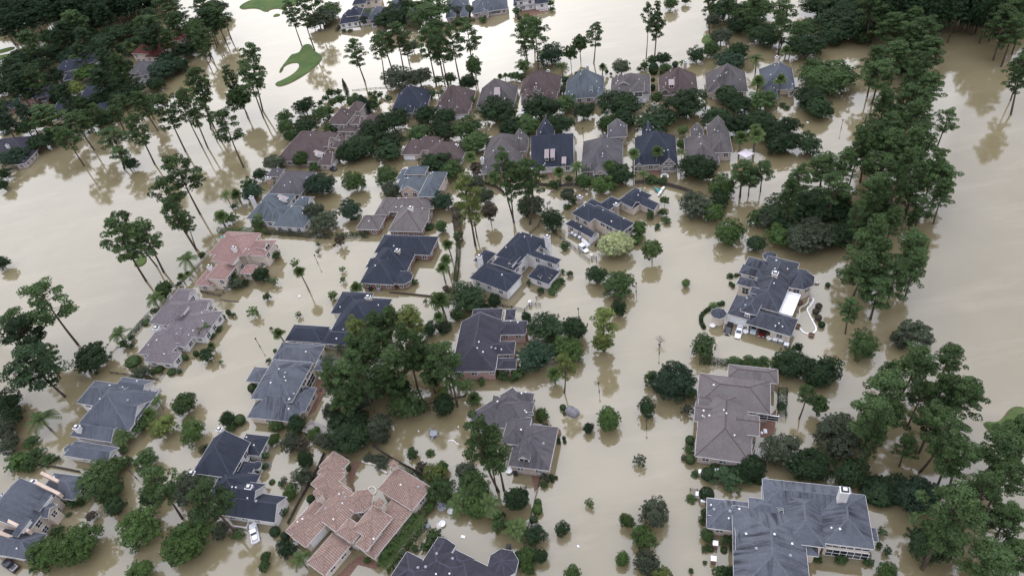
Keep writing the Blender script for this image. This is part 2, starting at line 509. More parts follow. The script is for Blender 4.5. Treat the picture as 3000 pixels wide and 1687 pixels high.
mound('golf_green', 'T0', [(-60, 540), (60, 510), (130, 512), (70, 555), (-60, 580)], 0.4, 1)

def slab(name, r, pts, z, mat, th=0.25, kind='structure', label=None, cat=None, hole=None):
    P = [at(r, x, y, z) for x, y in pts]
    mb = MB()
    n = len(P)
    ar = sum(P[i].x * P[(i + 1) % n].y - P[(i + 1) % n].x * P[i].y for i in range(n))
    if ar < 0: P.reverse()
    for t in tessellate_polygon([P]):
        q = [P[i] for i in t]
        mb.face(q if (q[1] - q[0]).cross(q[2] - q[0]).z > 0 else q[::-1], 0, [(p.x, p.y) for p in q])
    for i in range(n):
        j = (i + 1) % n
        mb.face([P[i] - Vector((0, 0, th)), P[j] - Vector((0, 0, th)), P[j], P[i]])
    return tag(mb.build(name, mat), label, cat, kind=kind)

# ------------------------------------------------------------------ houses
LAND = []          # (short phrase, pixel) landmarks for naming neighbours
HOUSES = []
_meshcache = {}

def window_meshes(w, h):
    k = (round(w, 1), round(h, 1))
    if k in _meshcache: return _meshcache[k]
    f = MB(); t = 0.09
    for (x0, x1, z0, z1) in ((-w/2-t, w/2+t, h/2, h/2+t), (-w/2-t, w/2+t, -h/2-t, -h/2), (-w/2-t, -w/2, -h/2, h/2), (w/2, w/2+t, -h/2, h/2), (-0.04, 0.04, -h/2, h/2), (-w/2, -0.04, -0.03, 0.03), (0.04, w/2, -0.03, 0.03)):
        f.box(((x0+x1)/2, 0.0, z0), ((x1-x0)/2, 0, 0), (0, 0.09, 0), z1-z0)
    p = MB()
    p.box((0, 0.0, -h/2), (w/2, 0, 0), (0, 0.045, 0), h)
    _meshcache[k] = (f.mesh('window', WHITE), p.mesh('pane', GLASS))
    return _meshcache[k]

def garage_mesh(w, h):
    k = ('g', round(w, 1), round(h, 1))
    if k in _meshcache: return _meshcache[k]
    f = MB()
    f.box((0, 0, -h/2), (w/2, 0, 0), (0, 0.05, 0), h)
    n = 4
    for i in range(n):
        f.box((0, 0.05, -h/2 + i*h/n + 0.05), (w/2 - 0.1, 0, 0), (0, 0.03, 0), h/n - 0.1)
    _meshcache[k] = f.mesh('garage_door', WHITE)
    return _meshcache[k]

def vent_mesh(kind):
    k = ('v', kind)
    if k in _meshcache: return _meshcache[k]
    f = MB()
    if kind == 0:
        f.lathe((0, 0, -0.3), [(0.11, 0), (0.11, 0.65), (0.2, 0.66), (0.2, 0.78)], 8)
    elif kind == 1:
        f.box((0, 0, -0.2), (0.17, 0, 0), (0, 0.17, 0), 0.36); f.box((0, 0, 0.16), (0.21, 0, 0), (0, 0.21, 0), 0.05)
    else:
        f.lathe((0, 0, -0.3), [(0.3, 0), (0.3, 0.35), (0.36, 0.4), (0.2, 0.58), (0.02, 0.62)], 8)
    _meshcache[k] = f.mesh('roof_vent', TRIM if kind != 2 else GREYM)
    return _meshcache[k]

class Blk: pass

def house(name, r, label, short, roof, wall, blocks, ang=-20, chim=(), dorm=(), garage=(), win=(), vents=7, seed=1, pitch=0.75, cat='house', extra=None, maxwin=16):
    rng = random.Random(seed * 7 + 3)
    rmat = ROOF[roof](seed); wm = STUCCO[wall]
    tiled = roof in ('pink', 'terra', 'greytile')
    B = []
    for bi, b in enumerate(blocks):
        rr = r
        if isinstance(b[0], str): rr, b = b[0], b[1:]
        (ax, ay, bx, by, cx, cy, ze, kind), opt = b[:8], b[8:]
        o = opt[0] if opt else {}
        k = o.get('k', pitch); a_ = o.get('ang', ang)
        eu = Vector((math.cos(R(a_)), math.sin(R(a_)), 0)); ev = Vector((-eu.y, eu.x, 0))
        ze = ze + bi * 0.007
        A = at(rr, ax, ay, ze); Bp = at(rr, bx, by, ze)
        q = Blk(); q.eu, q.ev, q.ze, q.k, q.kind, q.o, q.bi = eu, ev, ze, k, kind, o, bi
        if kind == 'b':                 # a hipped bay: its ridge runs back into the main roof
            r_ = (Bp - A).xy.length; cu, cv = A.dot(eu), A.dot(ev)
            q.u0, q.u1, q.v0, q.v1 = cu - r_, cu + r_ * o.get('len', 1.9), cv - r_ * .82, cv + r_ * .82
            q.kind = 'hu'; q.o = dict(o, hip=1.25)
        elif kind == 'o':
            q.c = A; q.r = (Bp - A).xy.length; q.a0 = math.atan2(Bp.y - A.y, Bp.x - A.x)
            q.n = o.get('n', 8)
            au, av = A.dot(eu), A.dot(ev)
            q.u0, q.u1, q.v0, q.v1 = au - q.r*.92, au + q.r*.92, av - q.r*.92, av + q.r*.92
        else:
            d = Bp - A
            if abs(d.dot(eu)) >= abs(d.dot(ev)):
                us = (A.dot(eu), Bp.dot(eu)); va = (A.dot(ev) + Bp.dot(ev)) / 2
                vb = va + cy if cx is None else at(rr, cx, cy, ze).dot(ev)
                vs = (va, vb)
            else:
                vs = (A.dot(ev), Bp.dot(ev)); ua = (A.dot(eu) + Bp.dot(eu)) / 2
                ub = ua + cy if cx is None else at(rr, cx, cy, ze).dot(eu)
                us = (ua, ub)
            q.u0, q.u1, q.v0, q.v1 = min(us), max(us), min(vs), max(vs)
        B.append(q)
    cen = sum(((q.eu * (q.u0 + q.u1) / 2 + q.ev * (q.v0 + q.v1) / 2) for q in B), Vector()) / len(B)
    root = empty(name, (cen.x, cen.y, 0), label, cat)
    off = root.location.copy()
    mr, mt, mw, mc = MB(off), MB(off), MB(off), MB(off)
    OV = 0.5

    def W(q, u, v, z): return q.eu * u + q.ev * v + Vector((0, 0, z))

    def roof_face(pts):
        n = (pts[1] - pts[0]).cross(pts[2] - pts[0])
        if n.z < 0: pts = pts[::-1]; n = -n
        n.normalize()
        ud = Vector((0, 0, 1)).cross(n)
        ud = ud.normalized() if ud.length > 1e-4 else Vector((1, 0, 0))
        vd = n.cross(ud)
        mr.face(pts, 0, [(p.dot(ud), p.dot(vd)) for p in pts])
        low = [p - Vector((0, 0, 0.22)) for p in pts]
        mr.face(low[::-1], 1)
        return pts

    def trimline(a, b):
        d = Vector((0, 0, 0.24))
        n = Vector((b.y - a.y, a.x - b.x, 0)).normalized() * 0.05
        mid = (a + b) / 2
        if n.dot(mid - cenq) < 0: n = -n
        A0, B0 = a - d + n * 0, b - d + n * 0
        mt.face([A0, B0, B0 + n, A0 + n]); mt.face([A0 + n, B0 + n, b + n + Vector((0, 0, .02)), a + n + Vector((0, 0, .02))]); mt.face([a + n + Vector((0, 0, .02)), b + n + Vector((0, 0, .02)), b, a])
        mt.face([A0, a, b, B0])

    def cap(a, b, wd=0.2):
        d = (b - a); s = Vector((d.y, -d.x, 0))
        if s.length < 1e-4: return
        s = s.normalized() * (wd if not tiled else 0.19); h = Vector((0, 0, 0.07 if not tiled else 0.13)); g = Vector((0, 0, -0.10))
        mc.face([a + s + g, b + s + g, b + h, a + h]); mc.face([a + h, b + h, b - s + g, a - s + g])

    for q in B:
        cenq = q.c if q.kind == 'o' else W(q, (q.u0 + q.u1) / 2, (q.v0 + q.v1) / 2, q.ze)
        cenq = Vector((cenq.x, cenq.y, 0))
        walls = not q.o.get('p')
        q.sides = []
        ins = OV + 0.013 * q.bi
        if q.kind == 'o':
            n = q.n
            ring = [q.c + Vector((math.cos(q.a0 + 2*math.pi*i/n), math.sin(q.a0 + 2*math.pi*i/n), 0)) * q.r for i in range(n)]
            apex = q.c + Vector((0, 0, q.k * q.r))
            q.top = apex.z
            for i in range(n):
                a, b = ring[i], ring[(i + 1) % n]
                roof_face([a, b, apex]); trimline(a, b); cap(a, apex)
            wr = [q.c + (p - q.c) * (1 - ins / q.r) for p in ring]
            if walls:
                for i in range(n):
                    a, b = wr[i], wr[(i + 1) % n]
                    q.sides.append((a, b))
            continue
        U, V = q.u1 - q.u0, q.v1 - q.v0
        kd = q.kind
        if kd == 'f':
            q.top = q.ze
            c4 = [W(q, q.u0, q.v0, q.ze), W(q, q.u1, q.v0, q.ze), W(q, q.u1, q.v1, q.ze), W(q, q.u0, q.v1, q.ze)]
            if q.o.get('white'):                # an open roof terrace with a parapet
                dk = MB(off)
                dk.face(c4, 0); 
                for i in range(4):
                    a, b = c4[i], c4[(i + 1) % 4]; d = (b - a).normalized()
                    s_ = Vector((-d.y, d.x, 0)) * .09
                    dk.box((a + b) / 2, d * ((b - a).length / 2), s_, .55)
                dk.build('terrace', WHITE, root)
            else: roof_face(c4)
            for i in range(4): trimline(c4[i], c4[(i + 1) % 4])
        else:
            axis = kd[1] if len(kd) > 1 and kd[1] in 'uv' else (kd[0] if kd[0] in 'uv' else ('u' if U >= V else 'v'))
            if kd[0] == 'h': g0 = g1 = False
            elif kd[0] == 'g': g0 = g1 = True
            else: g0, g1 = kd[1] == '0', kd[1] == '1'
            L, Wd = (U, V) if axis == 'u' else (V, U)
            rise = q.k * Wd / 2
            q.axis, q.g0, q.g1, q.top = axis, g0, g1, q.ze + rise
            def X(s, t, z): return W(q, q.u0 + s, q.v0 + t, z) if axis == 'u' else W(q, q.u0 + t, q.v0 + s, z)
            hp = min(Wd / 2 * q.o.get('hip', 1.0), L / 2 * 0.97 if not (g0 or g1) else L * 0.9)
            s0 = 0 if g0 else hp; s1 = L if g1 else L - hp
            e = [X(0, 0, q.ze), X(L, 0, q.ze), X(L, Wd, q.ze), X(0, Wd, q.ze)]
            r0, r1 = X(s0, Wd / 2, q.ze + rise), X(s1, Wd / 2, q.ze + rise)
            roof_face([e[0], e[1], r1, r0]); roof_face([e[3], r0, r1, e[2]])
            trimline(e[0], e[1]); trimline(e[3], e[2])
            cap(r0, r1)
            for g, ea, eb, rp in ((g0, e[0], e[3], r0), (g1, e[1], e[2], r1)):
                if g:
                    trimline(ea, rp); trimline(rp, eb)
                    if walls:
                        dirn = (cenq - Vector((rp.x, rp.y, 0))).normalized() * ins
                        f = (Wd / 2 - ins) / (Wd / 2)
                        a = Vector(ea) + dirn; b = Vector(eb) + dirn; t = Vector(rp) + dirn
                        m = (a + b) / 2
                        a2, b2 = m + (a - m) * f, m + (b - m) * f
                        zt = Vector((0, 0, 0.24))
                        base = Vector((0, 0, q.ze - 0.24))
                        lo = [Vector((a2.x, a2.y, q.ze - 0.3)), Vector((b2.x, b2.y, q.ze - 0.3)), Vector((b2.x, b2.y, q.ze + q.k * ins - 0.24)), t - zt, Vector((a2.x, a2.y, q.ze + q.k * ins - 0.24))]
                        wd = (b2 - a2).length
                        mw.face(lo, 0, [(0, lo[0].z), (wd, lo[1].z), (wd, lo[2].z), (wd / 2, lo[3].z), (0, lo[4].z)])
                else:
                    roof_face([ea, eb, rp]); trimline(ea, eb); cap(ea, rp); cap(eb, rp)
        if walls and U > 2 * ins + .5 and V > 2 * ins + .5:
            c = [(q.u0 + ins, q.v0 + ins), (q.u1 - ins, q.v0 + ins), (q.u1 - ins, q.v1 - ins), (q.u0 + ins, q.v1 - ins)]
            P = [W(q, u, v, 0) for u, v in c]
            for i in range(4): q.sides.append((P[i], P[(i + 1) % 4]))
        elif not walls:
            for (u, v) in ((q.u0 + .6, q.v0 + .6), (q.u1 - .6, q.v0 + .6), (q.u1 - .6, q.v1 - .6), (q.u0 + .6, q.v1 - .6)):
                mt.box(W(q, u, v, -1.5), q.eu * 0.2, q.ev * 0.2, q.ze + 1.4)
    for q in B:
        for a, b in q.sides:
            L = (b - a).length
            z0, z1 = -2.0, q.ze - 0.05
            mw.face([Vector((a.x, a.y, z0)), Vector((b.x, b.y, z0)), Vector((b.x, b.y, z1)), Vector((a.x, a.y, z1))], 0, [(0, z0), (L, z0), (L, z1), (0, z1)])

    def roof_z(p):
        best = -1
        for q in B:
            if q.kind == 'o':
                d = (Vector((p.x, p.y, 0)) - Vector((q.c.x, q.c.y, 0))).length
                if d < q.r * .92: best = max(best, q.ze + q.k * (q.r - d))
                continue
            u, v = p.dot(q.eu), p.dot(q.ev)
            if q.u0 <= u <= q.u1 and q.v0 <= v <= q.v1:
                if q.kind == 'f': best = max(best, q.ze); continue
                du, dv = min(u - q.u0, q.u1 - u), min(v - q.v0, q.v1 - v)
                if q.axis == 'u':
                    h = dv
                    if not q.g0: h = min(h, u - q.u0)
                    if not q.g1: h = min(h, q.u1 - u)
                else:
                    h = du
                    if not q.g0: h = min(h, v - q.v0)
                    if not q.g1: h = min(h, q.v1 - v)
                best = max(best, q.ze + q.k * h)
        return best

    roof_o = mr.build('roof', [rmat, TRIM], root)
    mt.build('eave_trim', TRIM, root)
    mw.build('wall', wm, root)
    if mc.f:
        cc = ROOFCOL[roof]
        mc.build('ridge_cap', plain_mat('ridge_' + roof, cc, 0.85, 0.2, var=0.2), roof_o)

    def on_wall(rr, x, y, z):
        """nearest wall to a pixel seen at height z"""
        p = at(rr, x, y, z); best = None
        for q in B:
            for a, b in q.sides:
                d = (b - a); L = d.length; t = max(0.0, min(1.0, (p - a).xy.dot(d.xy) / (L * L)))
                n = Vector((d.y, -d.x, 0)).normalized()
                c = a + d * t
                if n.dot(Vector((CAM.x, CAM.y, 0)) - c) < 0: continue
                dist = (c - Vector((p.x, p.y, 0))).xy.length
                if best is None or dist < best[0]: best = (dist, c, n, q)
        return best

    nw = [0]
    used = []
    def put_window(c, n, z, w, h):
        fm, pm = window_meshes(w, h)
        loc = Vector((c.x, c.y, z)) + n * 0.02 - off
        o = link('window', fm, root, loc)
        o.rotation_euler = (0, 0, math.atan2(n.y, n.x) - math.pi / 2)
        pn = link('pane', pm, o)
        nw[0] += 1
    for (x, y, z, w, h, *rr) in garage:
        bst = on_wall(rr[0] if rr else r, x, y, z)
        if bst:
            _, c, n, q = bst
            o = link('garage_door', garage_mesh(w, h), root, Vector((c.x, c.y, z)) + n * 0.03 - off)
            o.rotation_euler = (0, 0, math.atan2(n.y, n.x) - math.pi / 2)
            used.append((c, w / 2 + 1))
    for (x, y, z, w, h, *rr) in win:
        bst = on_wall(rr[0] if rr else r, x, y, z)
        if bst:
            _, c, n, q = bst
            put_window(c, n, z, w, h); used.append((c, w / 2 + .8))
    cands = []
    for q in B:
        for a, b in q.sides:
            d = b - a; L = d.length
            n = Vector((d.y, -d.x, 0)).normalized()
            tocam = (Vector((CAM.x, CAM.y, 0)) - (a + b) / 2).normalized()
            face = n.dot(tocam)
            if face < -0.25: continue
            cnt = max(1, int(L / 3.4)) if L > 1.6 else 0
            for i in range(cnt):
                c = a + d * ((i + 0.5) / cnt)
                for z in ([q.ze - 1.5, q.ze - 4.3] if q.ze > 4.9 else [q.ze - 1.35]):
                    if z < 0.6: continue
                    pt = c + n * 0.4
                    bad = False
                    for s in B:
                        if s is q: continue
                        u, v = pt.dot(s.eu), pt.dot(s.ev)
                        if s.u0 + .3 < u < s.u1 - .3 and s.v0 + .3 < v < s.v1 - .3 and z < s.top - 0.3: bad = True
                    if any((c - uc).xy.length < ur for uc, ur in used): bad = True
                    if bad: continue
                    cands.append((face + rng.random() * 0.5, c, n, z, min(1.5, L * 0.5)))
    cands.sort(key=lambda t: -t[0])
    for _, c, n, z, w in cands[:max(0, maxwin - nw[0])]:
        put_window(c, n, z, w, 1.5)
    for (x, y, zt, w, cm, *rr) in chim:
        p = at(rr[0] if rr else r, x, y, zt)
        q0 = B[0]
        z0 = max(roof_z(p) - 1.2, -1.0)
        m = MB(off)
        m.box((p.x, p.y, z0), q0.eu * w / 2, q0.ev * w / 2 * 0.8, zt - z0 - 0.5, 0)
        m.box((p.x, p.y, zt - 0.5), q0.eu * (w / 2 + .1), q0.ev * (w / 2 * 0.8 + .1), 0.18, 1)
        if tiled and roof == 'terra':
            c4 = [Vector((p.x, p.y, zt - .1)) + q0.eu * s * (w / 2 + .3) + q0.ev * t * (w / 2 + .2) for s, t in ((-1, -1), (1, -1), (1, 1), (-1, 1))]
            m.box((p.x, p.y, zt - 0.32), q0.eu * (w / 2 - .2), q0.ev * (w / 2 - .3), 0.25, 2)
            for i in range(4):
                m.face([c4[i], c4[(i + 1) % 4], Vector((p.x, p.y, zt + .75))], 3, [(0, 0), (w, 0), (w / 2, 1)])
        else:
            m.box((p.x, p.y, zt - 0.32), q0.eu * (w / 2 - .12), q0.ev * (w / 2 * .8 - .12), 0.3, 2)
            m.box((p.x, p.y, zt - 0.02), q0.eu * (w / 2 * .45), q0.ev * (w / 2 * .4), 0.16, 1)
        m.build('chimney', [STUCCO[cm], WHITE, DARK, rmat], roof_o)
    for dm in dorm:
        (x, y, z, w, h, turn, sty), rr = dm[:7], (dm[7] if len(dm) > 7 else r)
        for _ in range(4):                 # sit the front wall of the dormer on the roof below it
            p = at(rr, x, y, z)
            rz_ = roof_z(p)
            if rz_ > 0: z = rz_ + h * .46
        p = at(rr, x, y, z)
        q0 = B[0]
        axes = [q0.eu, q0.ev, -q0.eu, -q0.ev]
        tc = Vector((CAM.x - p.x, CAM.y - p.y, 0)).normalized()
        k = max(range(4), key=lambda i: axes[i].dot(tc)) + turn
        n = axes[k % 4]; s = Vector((-n.y, n.x, 0))
        dep = 3.0 if sty != 'l' else 3.5
        m = MB(Vector((p.x, p.y, z)))
        f = Vector((p.x, p.y, z - h / 2))
        m.box(f - n * dep / 2, s * w / 2, n * dep / 2, h, 0)
        zr = z + h / 2; rise = w / 2 * 0.95
        e = 0.22
        def Q(a, b_, zz): return Vector((p.x, p.y, 0)) + s * a + n * b_ + Vector((0, 0, zz))
        if sty in ('s', 'l'):
            bk = 0.8 if sty == 's' else 1.4
            T = [Q(-w/2-e, e, zr), Q(w/2+e, e, zr), Q(w/2+e, -dep, zr + bk), Q(-w/2-e, -dep, zr + bk)]
            m.face(T, 2, [(0, 0), (w, 0), (w, dep), (0, dep)]); m.face([v - Vector((0, 0, .15)) for v in T][::-1], 1)
            for i in range(4):
                a, b = T[i], T[(i + 1) % 4]; dn = Vector((0, 0, .15)); m.face([a - dn, b - dn, b, a], 1)
        else:
            r0, r1 = Q(0, e, zr + rise), Q(0, -dep - 1.5, zr + rise)
            for sg in (-1, 1):
                T = [Q(sg * (w/2+e), e, zr - e), r0, r1, Q(sg * (w/2+e), -dep - 1.5, zr - e)]
                if (T[1]-T[0]).cross(T[2]-T[0]).z < 0: T = T[::-1]
                m.face(T, 2, [(v.dot(n), v.z) for v in T]); m.face([v - Vector((0, 0, .12)) for v in T][::-1], 1)
                dn = Vector((0, 0, .12)); m.face([Q(sg*(w/2+e), e, zr-e) - dn, r0 - dn, r0, Q(sg*(w/2+e), e, zr-e)], 1)
            m.face([Q(-w/2, 0, zr), Q(w/2, 0, zr), Q(0, 0, zr + rise)], 0)
        dmat = PINKMETAL if sty in ('s', 'l') else rmat
        do = m.build('dormer', [STUCCO['white'] if wall != 'tan' else STUCCO['cream'], WHITE, dmat], roof_o, Vector((p.x, p.y, z)) - off)
        fm = MB()
        for (x0, x1) in ((-w * .38, -w * .04), (w * .04, w * .38)):
            fm.box(((x0 + x1) / 2, 0, -h * .36), ((x1 - x0) / 2, 0, 0), (0, 0.04, 0), h * .66)
        wo = fm.build('window', GLASS, do, n * 0.03)
        wo.rotation_euler = (0, 0, math.atan2(n.y, n.x) - math.pi / 2)
    tries = 0; done = 0
    while done < vents and tries < 200:
        tries += 1
        q = B[rng.randrange(min(len(B), 4))]
        u = q.u0 + (q.u1 - q.u0) * rng.uniform(.15, .85); v = q.v0 + (q.v1 - q.v0) * rng.uniform(.15, .85)
        p = q.eu * u + q.ev * v
        z = roof_z(p)
        if z < 0: continue
        link('roof_vent', vent_mesh(rng.choice((0, 0, 1, 2))), roof_o, Vector((p.x, p.y, z)) - off)
        done += 1
    pc = project((off.x, off.y, 3))
    LAND.append((short, pc, off.copy()))
    root['_b'] = 0
    del root['_b']
    HOUSES.append((root, B))
    return root, B, on_wall, off

# ------------------------------------------------------------------ the houses (corner pixels of every eave, eave height, roof form)
N_ = None
house('brown_house', 'T2', 'brown hip roofed house with a window in its tan stone front gable', 'house with the stone front gable', 'brown', 'stone',
      [(75, 872, 445, 882, N_, 14, 2.7, 'h'), (82, 955, 215, 962, N_, 9, 2.9, 'v0', {'k': 1.1}), (285, 945, 420, 958, N_, 9, 2.7, 'h'), (190, 870, 262, 870, N_, 7, 4.2, 'gv')],
      ang=-14, chim=[(340, 662, 8.5, 1.3, 'tan')], seed=1, pitch=1.0, win=[(140, 945, 2.4, 1.6, 1.5)])
house('blue_grey_house', 'T2', 'steep blue grey house with dark streaks and a tall tan chimney', 'streaked blue grey house', 'blue', 'palebrick',
      [(500, 920, 862, 932, N_, 18, 2.7, 'h'), (508, 962, 600, 990, N_, 10, 2.7, 'h'), (768, 948, 866, 938, N_, 8, 2.9, 'v0'), (625, 880, 745, 885, N_, 8, 3.4, 'h')],
      ang=-14, chim=[(710, 620, 9.5, 1.3, 'tan')], dorm=[(745, 865, 4.4, 1.1, 1.0, 0, 'g')], seed=2, pitch=1.05)
house('grey_brown_house', 'T2', 'two storey grey brown house with a white front bay over two garage doors', 'house with the white bay', 'greyb', 'white',
      [(930, 885, 1307, 922, N_, 17, 3.6, 'h'), (1113, 868, 1248, 870, N_, 9, 5.4, 'h'), (928, 882, 1062, 885, N_, 9, 4.6, 'h'), (990, 812, 1118, 806, N_, 8, 6.2, 'v0')],
      ang=-15, seed=3, pitch=0.7, garage=[(1195, 975, 1.0, 3.4, 1.8), (1268, 965, 1.0, 2.8, 1.8)], win=[(1195, 890, 4.0, 3.0, 1.8)])
house('brown_house', 'T2', 'brown house with two tan front gables and a pink roofed dormer', 'house with twin tan gables', 'brown', 'tan',
      [(1385, 885, 1760, 905, N_, 17, 2.7, 'h'), (1390, 885, 1498, 890, N_, 8, 3.0, 'v0', {'k': 1.0}), (1522, 900, 1645, 905, N_, 9, 3.2, 'v0', {'k': 1.15})],
      ang=-15, chim=[(1635, 580, 9.5, 1.3, 'tan')], dorm=[(1505, 815, 5.0, 1.9, 1.5, 0, 's')], seed=4, pitch=1.0, win=[(1440, 905, 1.9, 2.2, 1.9), (1583, 835, 4.4, .9, 1.2)])
house('grey_brown_house', 'T2', 'dark grey brown house with an arched eyebrow dormer', 'house with the arched dormer', 'greyb', 'cream',
      [(1832, 868, 2228, 872, N_, 17, 2.7, 'h'), (1880, 890, 2010, 885, N_, 8, 2.9, 'v0', {'k': 1.1})], ang=-17, dorm=[(2038, 792, 5.2, 2.2, 1.4, 0, 'g')], seed=5, pitch=1.0)
house('slate_house', 'T3', 'slate blue house at the right end of the far row behind palms', 'end house of the far row', 'slate', 'cream',
      [(95, 840, 425, 852, N_, 18, 2.7, 'h'), (140, 925, 255, 935, N_, 9, 2.7, 'h'), (345, 870, 425, 855, N_, 7, 3.0, 'v0')], ang=-19, chim=[(245, 530, 9.0, 1.2, 'cream')], seed=6, pitch=.95)
house('navy_house', 'T1', 'dark navy house with a small stone entry turret', 'navy turret house', 'navy', 'stone',
      [(1275, 1045, 1602, 1035, N_, 17, 2.7, 'h'), (1395, 1068, 1478, 1068, N_, 6, 3.4, 'h', {'k': 1.2}), (1500, 1078, 1600, 1060, N_, 8, 2.7, 'h')], ang=-12, seed=7, pitch=.95)
house('brown_house', 'T1', 'brown house with one white dormer above its wide garage door', 'brown house with the wide garage', 'brown', 'palebrick',
      [(1698, 1010, 2012, 1060, N_, 16, 2.7, 'h'), (1862, 1082, 1998, 1078, N_, 10, 2.8, 'h'), (1720, 1030, 1760, 1040, N_, 5, 3.0, 'v0')], ang=-14, chim=[(1780, 835, 8.0, 1.2, 'tan')],
      dorm=[(1900, 1028, 4.4, 1.2, 1.5, 0, 'g')], garage=[(1932, 1095, .9, 5.2, 1.9)], seed=8, pitch=.95)
house('grey_house', 'T1', 'grey house with a large white skylight box and streaked roof', 'skylight house', 'greyb', 'white',
      [(2082, 992, 2432, 1005, N_, 17, 2.7, 'h'), (2165, 985, 2245, 990, N_, 6, 2.9, 'v0', {'k': 1.2}), (2305, 1008, 2390, 1010, N_, 6, 2.9, 'v0', {'k': 1.2})],
      ang=-14, dorm=[(2272, 905, 5.0, 2.0, 1.5, 0, 'l')], seed=9, pitch=1.0)
# second row, seen from the back
house('grey_house', 'M1', 'grey house with a white chimney on its left and a dark rear porch', 'white chimney grey house', 'greyb', 'tan',
      [(2118, 265, 2500, 232, 2575, -70, 3.0, 'h'), ('T1', 2395, 1440, 2560, 1420, N_, 10, 4.0, 'v1', {'k': 1.3}), (2125, 290, 2290, 285, N_, 5, 2.8, 'h', {'p': 1, 'k': .4})],
      ang=-12, chim=[(2130, 135, 6.5, 1.2, 'white')], seed=10, pitch=.85)
house('navy_house', 'M2', 'plain navy house with two pink metal dormers side by side', 'navy house with paired dormers', 'navy', 'white',
      [(185, 205, 582, 240, N_, 19, 3.0, 'gu'), ('T2', 220, 1345, 390, 1345, N_, 10, 4.0, 'v1', {'k': 1.5}), (280, 232, 412, 235, N_, 5, 2.7, 'f', {'p': 1})],
      ang=-13, dorm=[(328, 150, 5.4, 1.3, 1.5, 0, 'l'), (384, 147, 5.4, 1.3, 1.5, 0, 'l'), (490, 200, 4.2, 1.3, 1.3, 0, 's')], seed=11, pitch=.85, vents=4)
house('grey_house', 'M2', 'warm grey house with one large arched rear window', 'house with the big arched window', 'shake', 'tan',
      [(648, 285, 1045, 240, N_, 21, 3.0, 'h'), (765, 312, 905, 290, N_, 10, 3.3, 'v0'), ('T2', 900, 1300, 1085, 1290, N_, 9, 4.4, 'v1'), ('T2', 850, 1320, 895, 1322, N_, 4, 7.0, 'h', {'k': 1.2})],
      ang=-14, seed=12, pitch=.8, win=[(830, 300, 2.0, 3.6, 2.4)], dorm=[(725, 235, 4.6, .9, 1.3, 0, 'g')])
house('navy_house', 'M2', 'dark navy house with two white half timbered rear gables', 'half timbered house', 'navy', 'stone',
      [(1155, 190, 1562, 215, N_, 19, 3.0, 'hu'), (1155, 215, 1240, 228, N_, 8, 3.2, 'v0', {'k': 1.1}), (1395, 215, 1566, 222, N_, 9, 3.3, 'v0', {'k': 1.1}), ('T2', 1225, 1345, 1345, 1345, N_, 9, 4.0, 'v1', {'k': 1.8})],
      ang=-15, dorm=[(1335, 80, 6.0, 1.8, 1.2, 0, 's')], seed=13, pitch=.9, win=[(1480, 185, 4.2, 3.0, 1.0), (1480, 240, 2.0, 4.4, 1.2), (1190, 240, 2.0, 2.6, 1.3)])
house('grey_brown_house', 'M2', 'grey brown house of many crossing gables beside a pale garden canopy', 'many gabled house', 'greyb', 'palebrick',
      [(1640, 180, 1962, 215, N_, 18, 3.0, 'h'), (1870, 118, 2078, 60, N_, 12, 4.0, 'h'), ('T2', 1690, 1330, 1812, 1325, N_, 8, 3.8, 'v1', {'k': 1.3}), ('T2', 1850, 1320, 2055, 1290, N_, 9, 4.0, 'v1', {'k': 1.1})],
      ang=-15, seed=14, pitch=.8, dorm=[(1795, 150, 4.4, .8, 1.2, 0, 'g')])
# left middle
house('brown_house', 'T1', 'two storey brown house with a pale stone gable and grey metal porch roof', 'stone gabled brown house', 'brown', 'stone',
      [(680, 1155, 835, 1195, 1000, 1040, 5.2, 'h'), (868, 1195, 990, 1150, N_, 6, 5.2, 'u1'), (930, 1245, 1150, 1190, 1130, 1090, 3.0, 'h'), (770, 1240, 940, 1248, N_, 5, 2.8, 'h', {'k': .35}), (850, 1060, 985, 1040, N_, 8, 5.6, 'h')],
      ang=-22, seed=15, win=[(930, 1150, 4.6, 1.1, 1.8)])
house('brown_house', 'M1', 'wide dark brown house with a long pink dormer facing right', 'wide dark brown house', 'brown', 'palebrick',
      [(205, 135, 560, 205, 770, -100, 2.8, 'h'), (560, 225, 720, 190, N_, 9, 2.8, 'u1'), ('T1', 690, 1420, 850, 1370, N_, 9, 3.0, 'u1'), ('T1', 560, 1400, 690, 1370, N_, 7, 4.0, 'u1')],
      ang=-20, chim=[(400, -48, 6.0, 1.4, 'white')], dorm=[(635, 112, 4.4, 1.3, 1.3, 1, 'l')], garage=[(680, 190, .9, 4.8, 1.8)], seed=16, pitch=.7)
house('brown_house', 'M1', 'red brown house with a low garage wing and white rake boards', 'red brown house', 'brown', 'palebrick',
      [(1555, 205, 1910, 225, N_, 17, 2.8, 'h'), (1370, 100, 1545, 112, N_, 11, 2.8, 'h'), (1480, 60, 1700, 70, N_, 10, 3.0, 'h')],
      ang=-19, chim=[(1888, 12, 5.5, 1.5, 'cream')], garage=[(1450, 135, .9, 4.8, 1.8)], seed=17, pitch=.7)
house('grey_house', 'M1', 'dark grey house with a tall brick chimney on its left wall', 'brick chimney house', 'shake', 'palebrick',
      [(112, 475, 415, 492, 560, 270, 3.0, 'h'), (95, 312, 215, 318, 235, 240, 2.8, 'h'), (415, 412, 500, 415, N_, 6, 2.9, 'u1')],
      ang=-19, chim=[(112, 322, 5.5, 1.6, 'rust')], seed=18, pitch=.75)
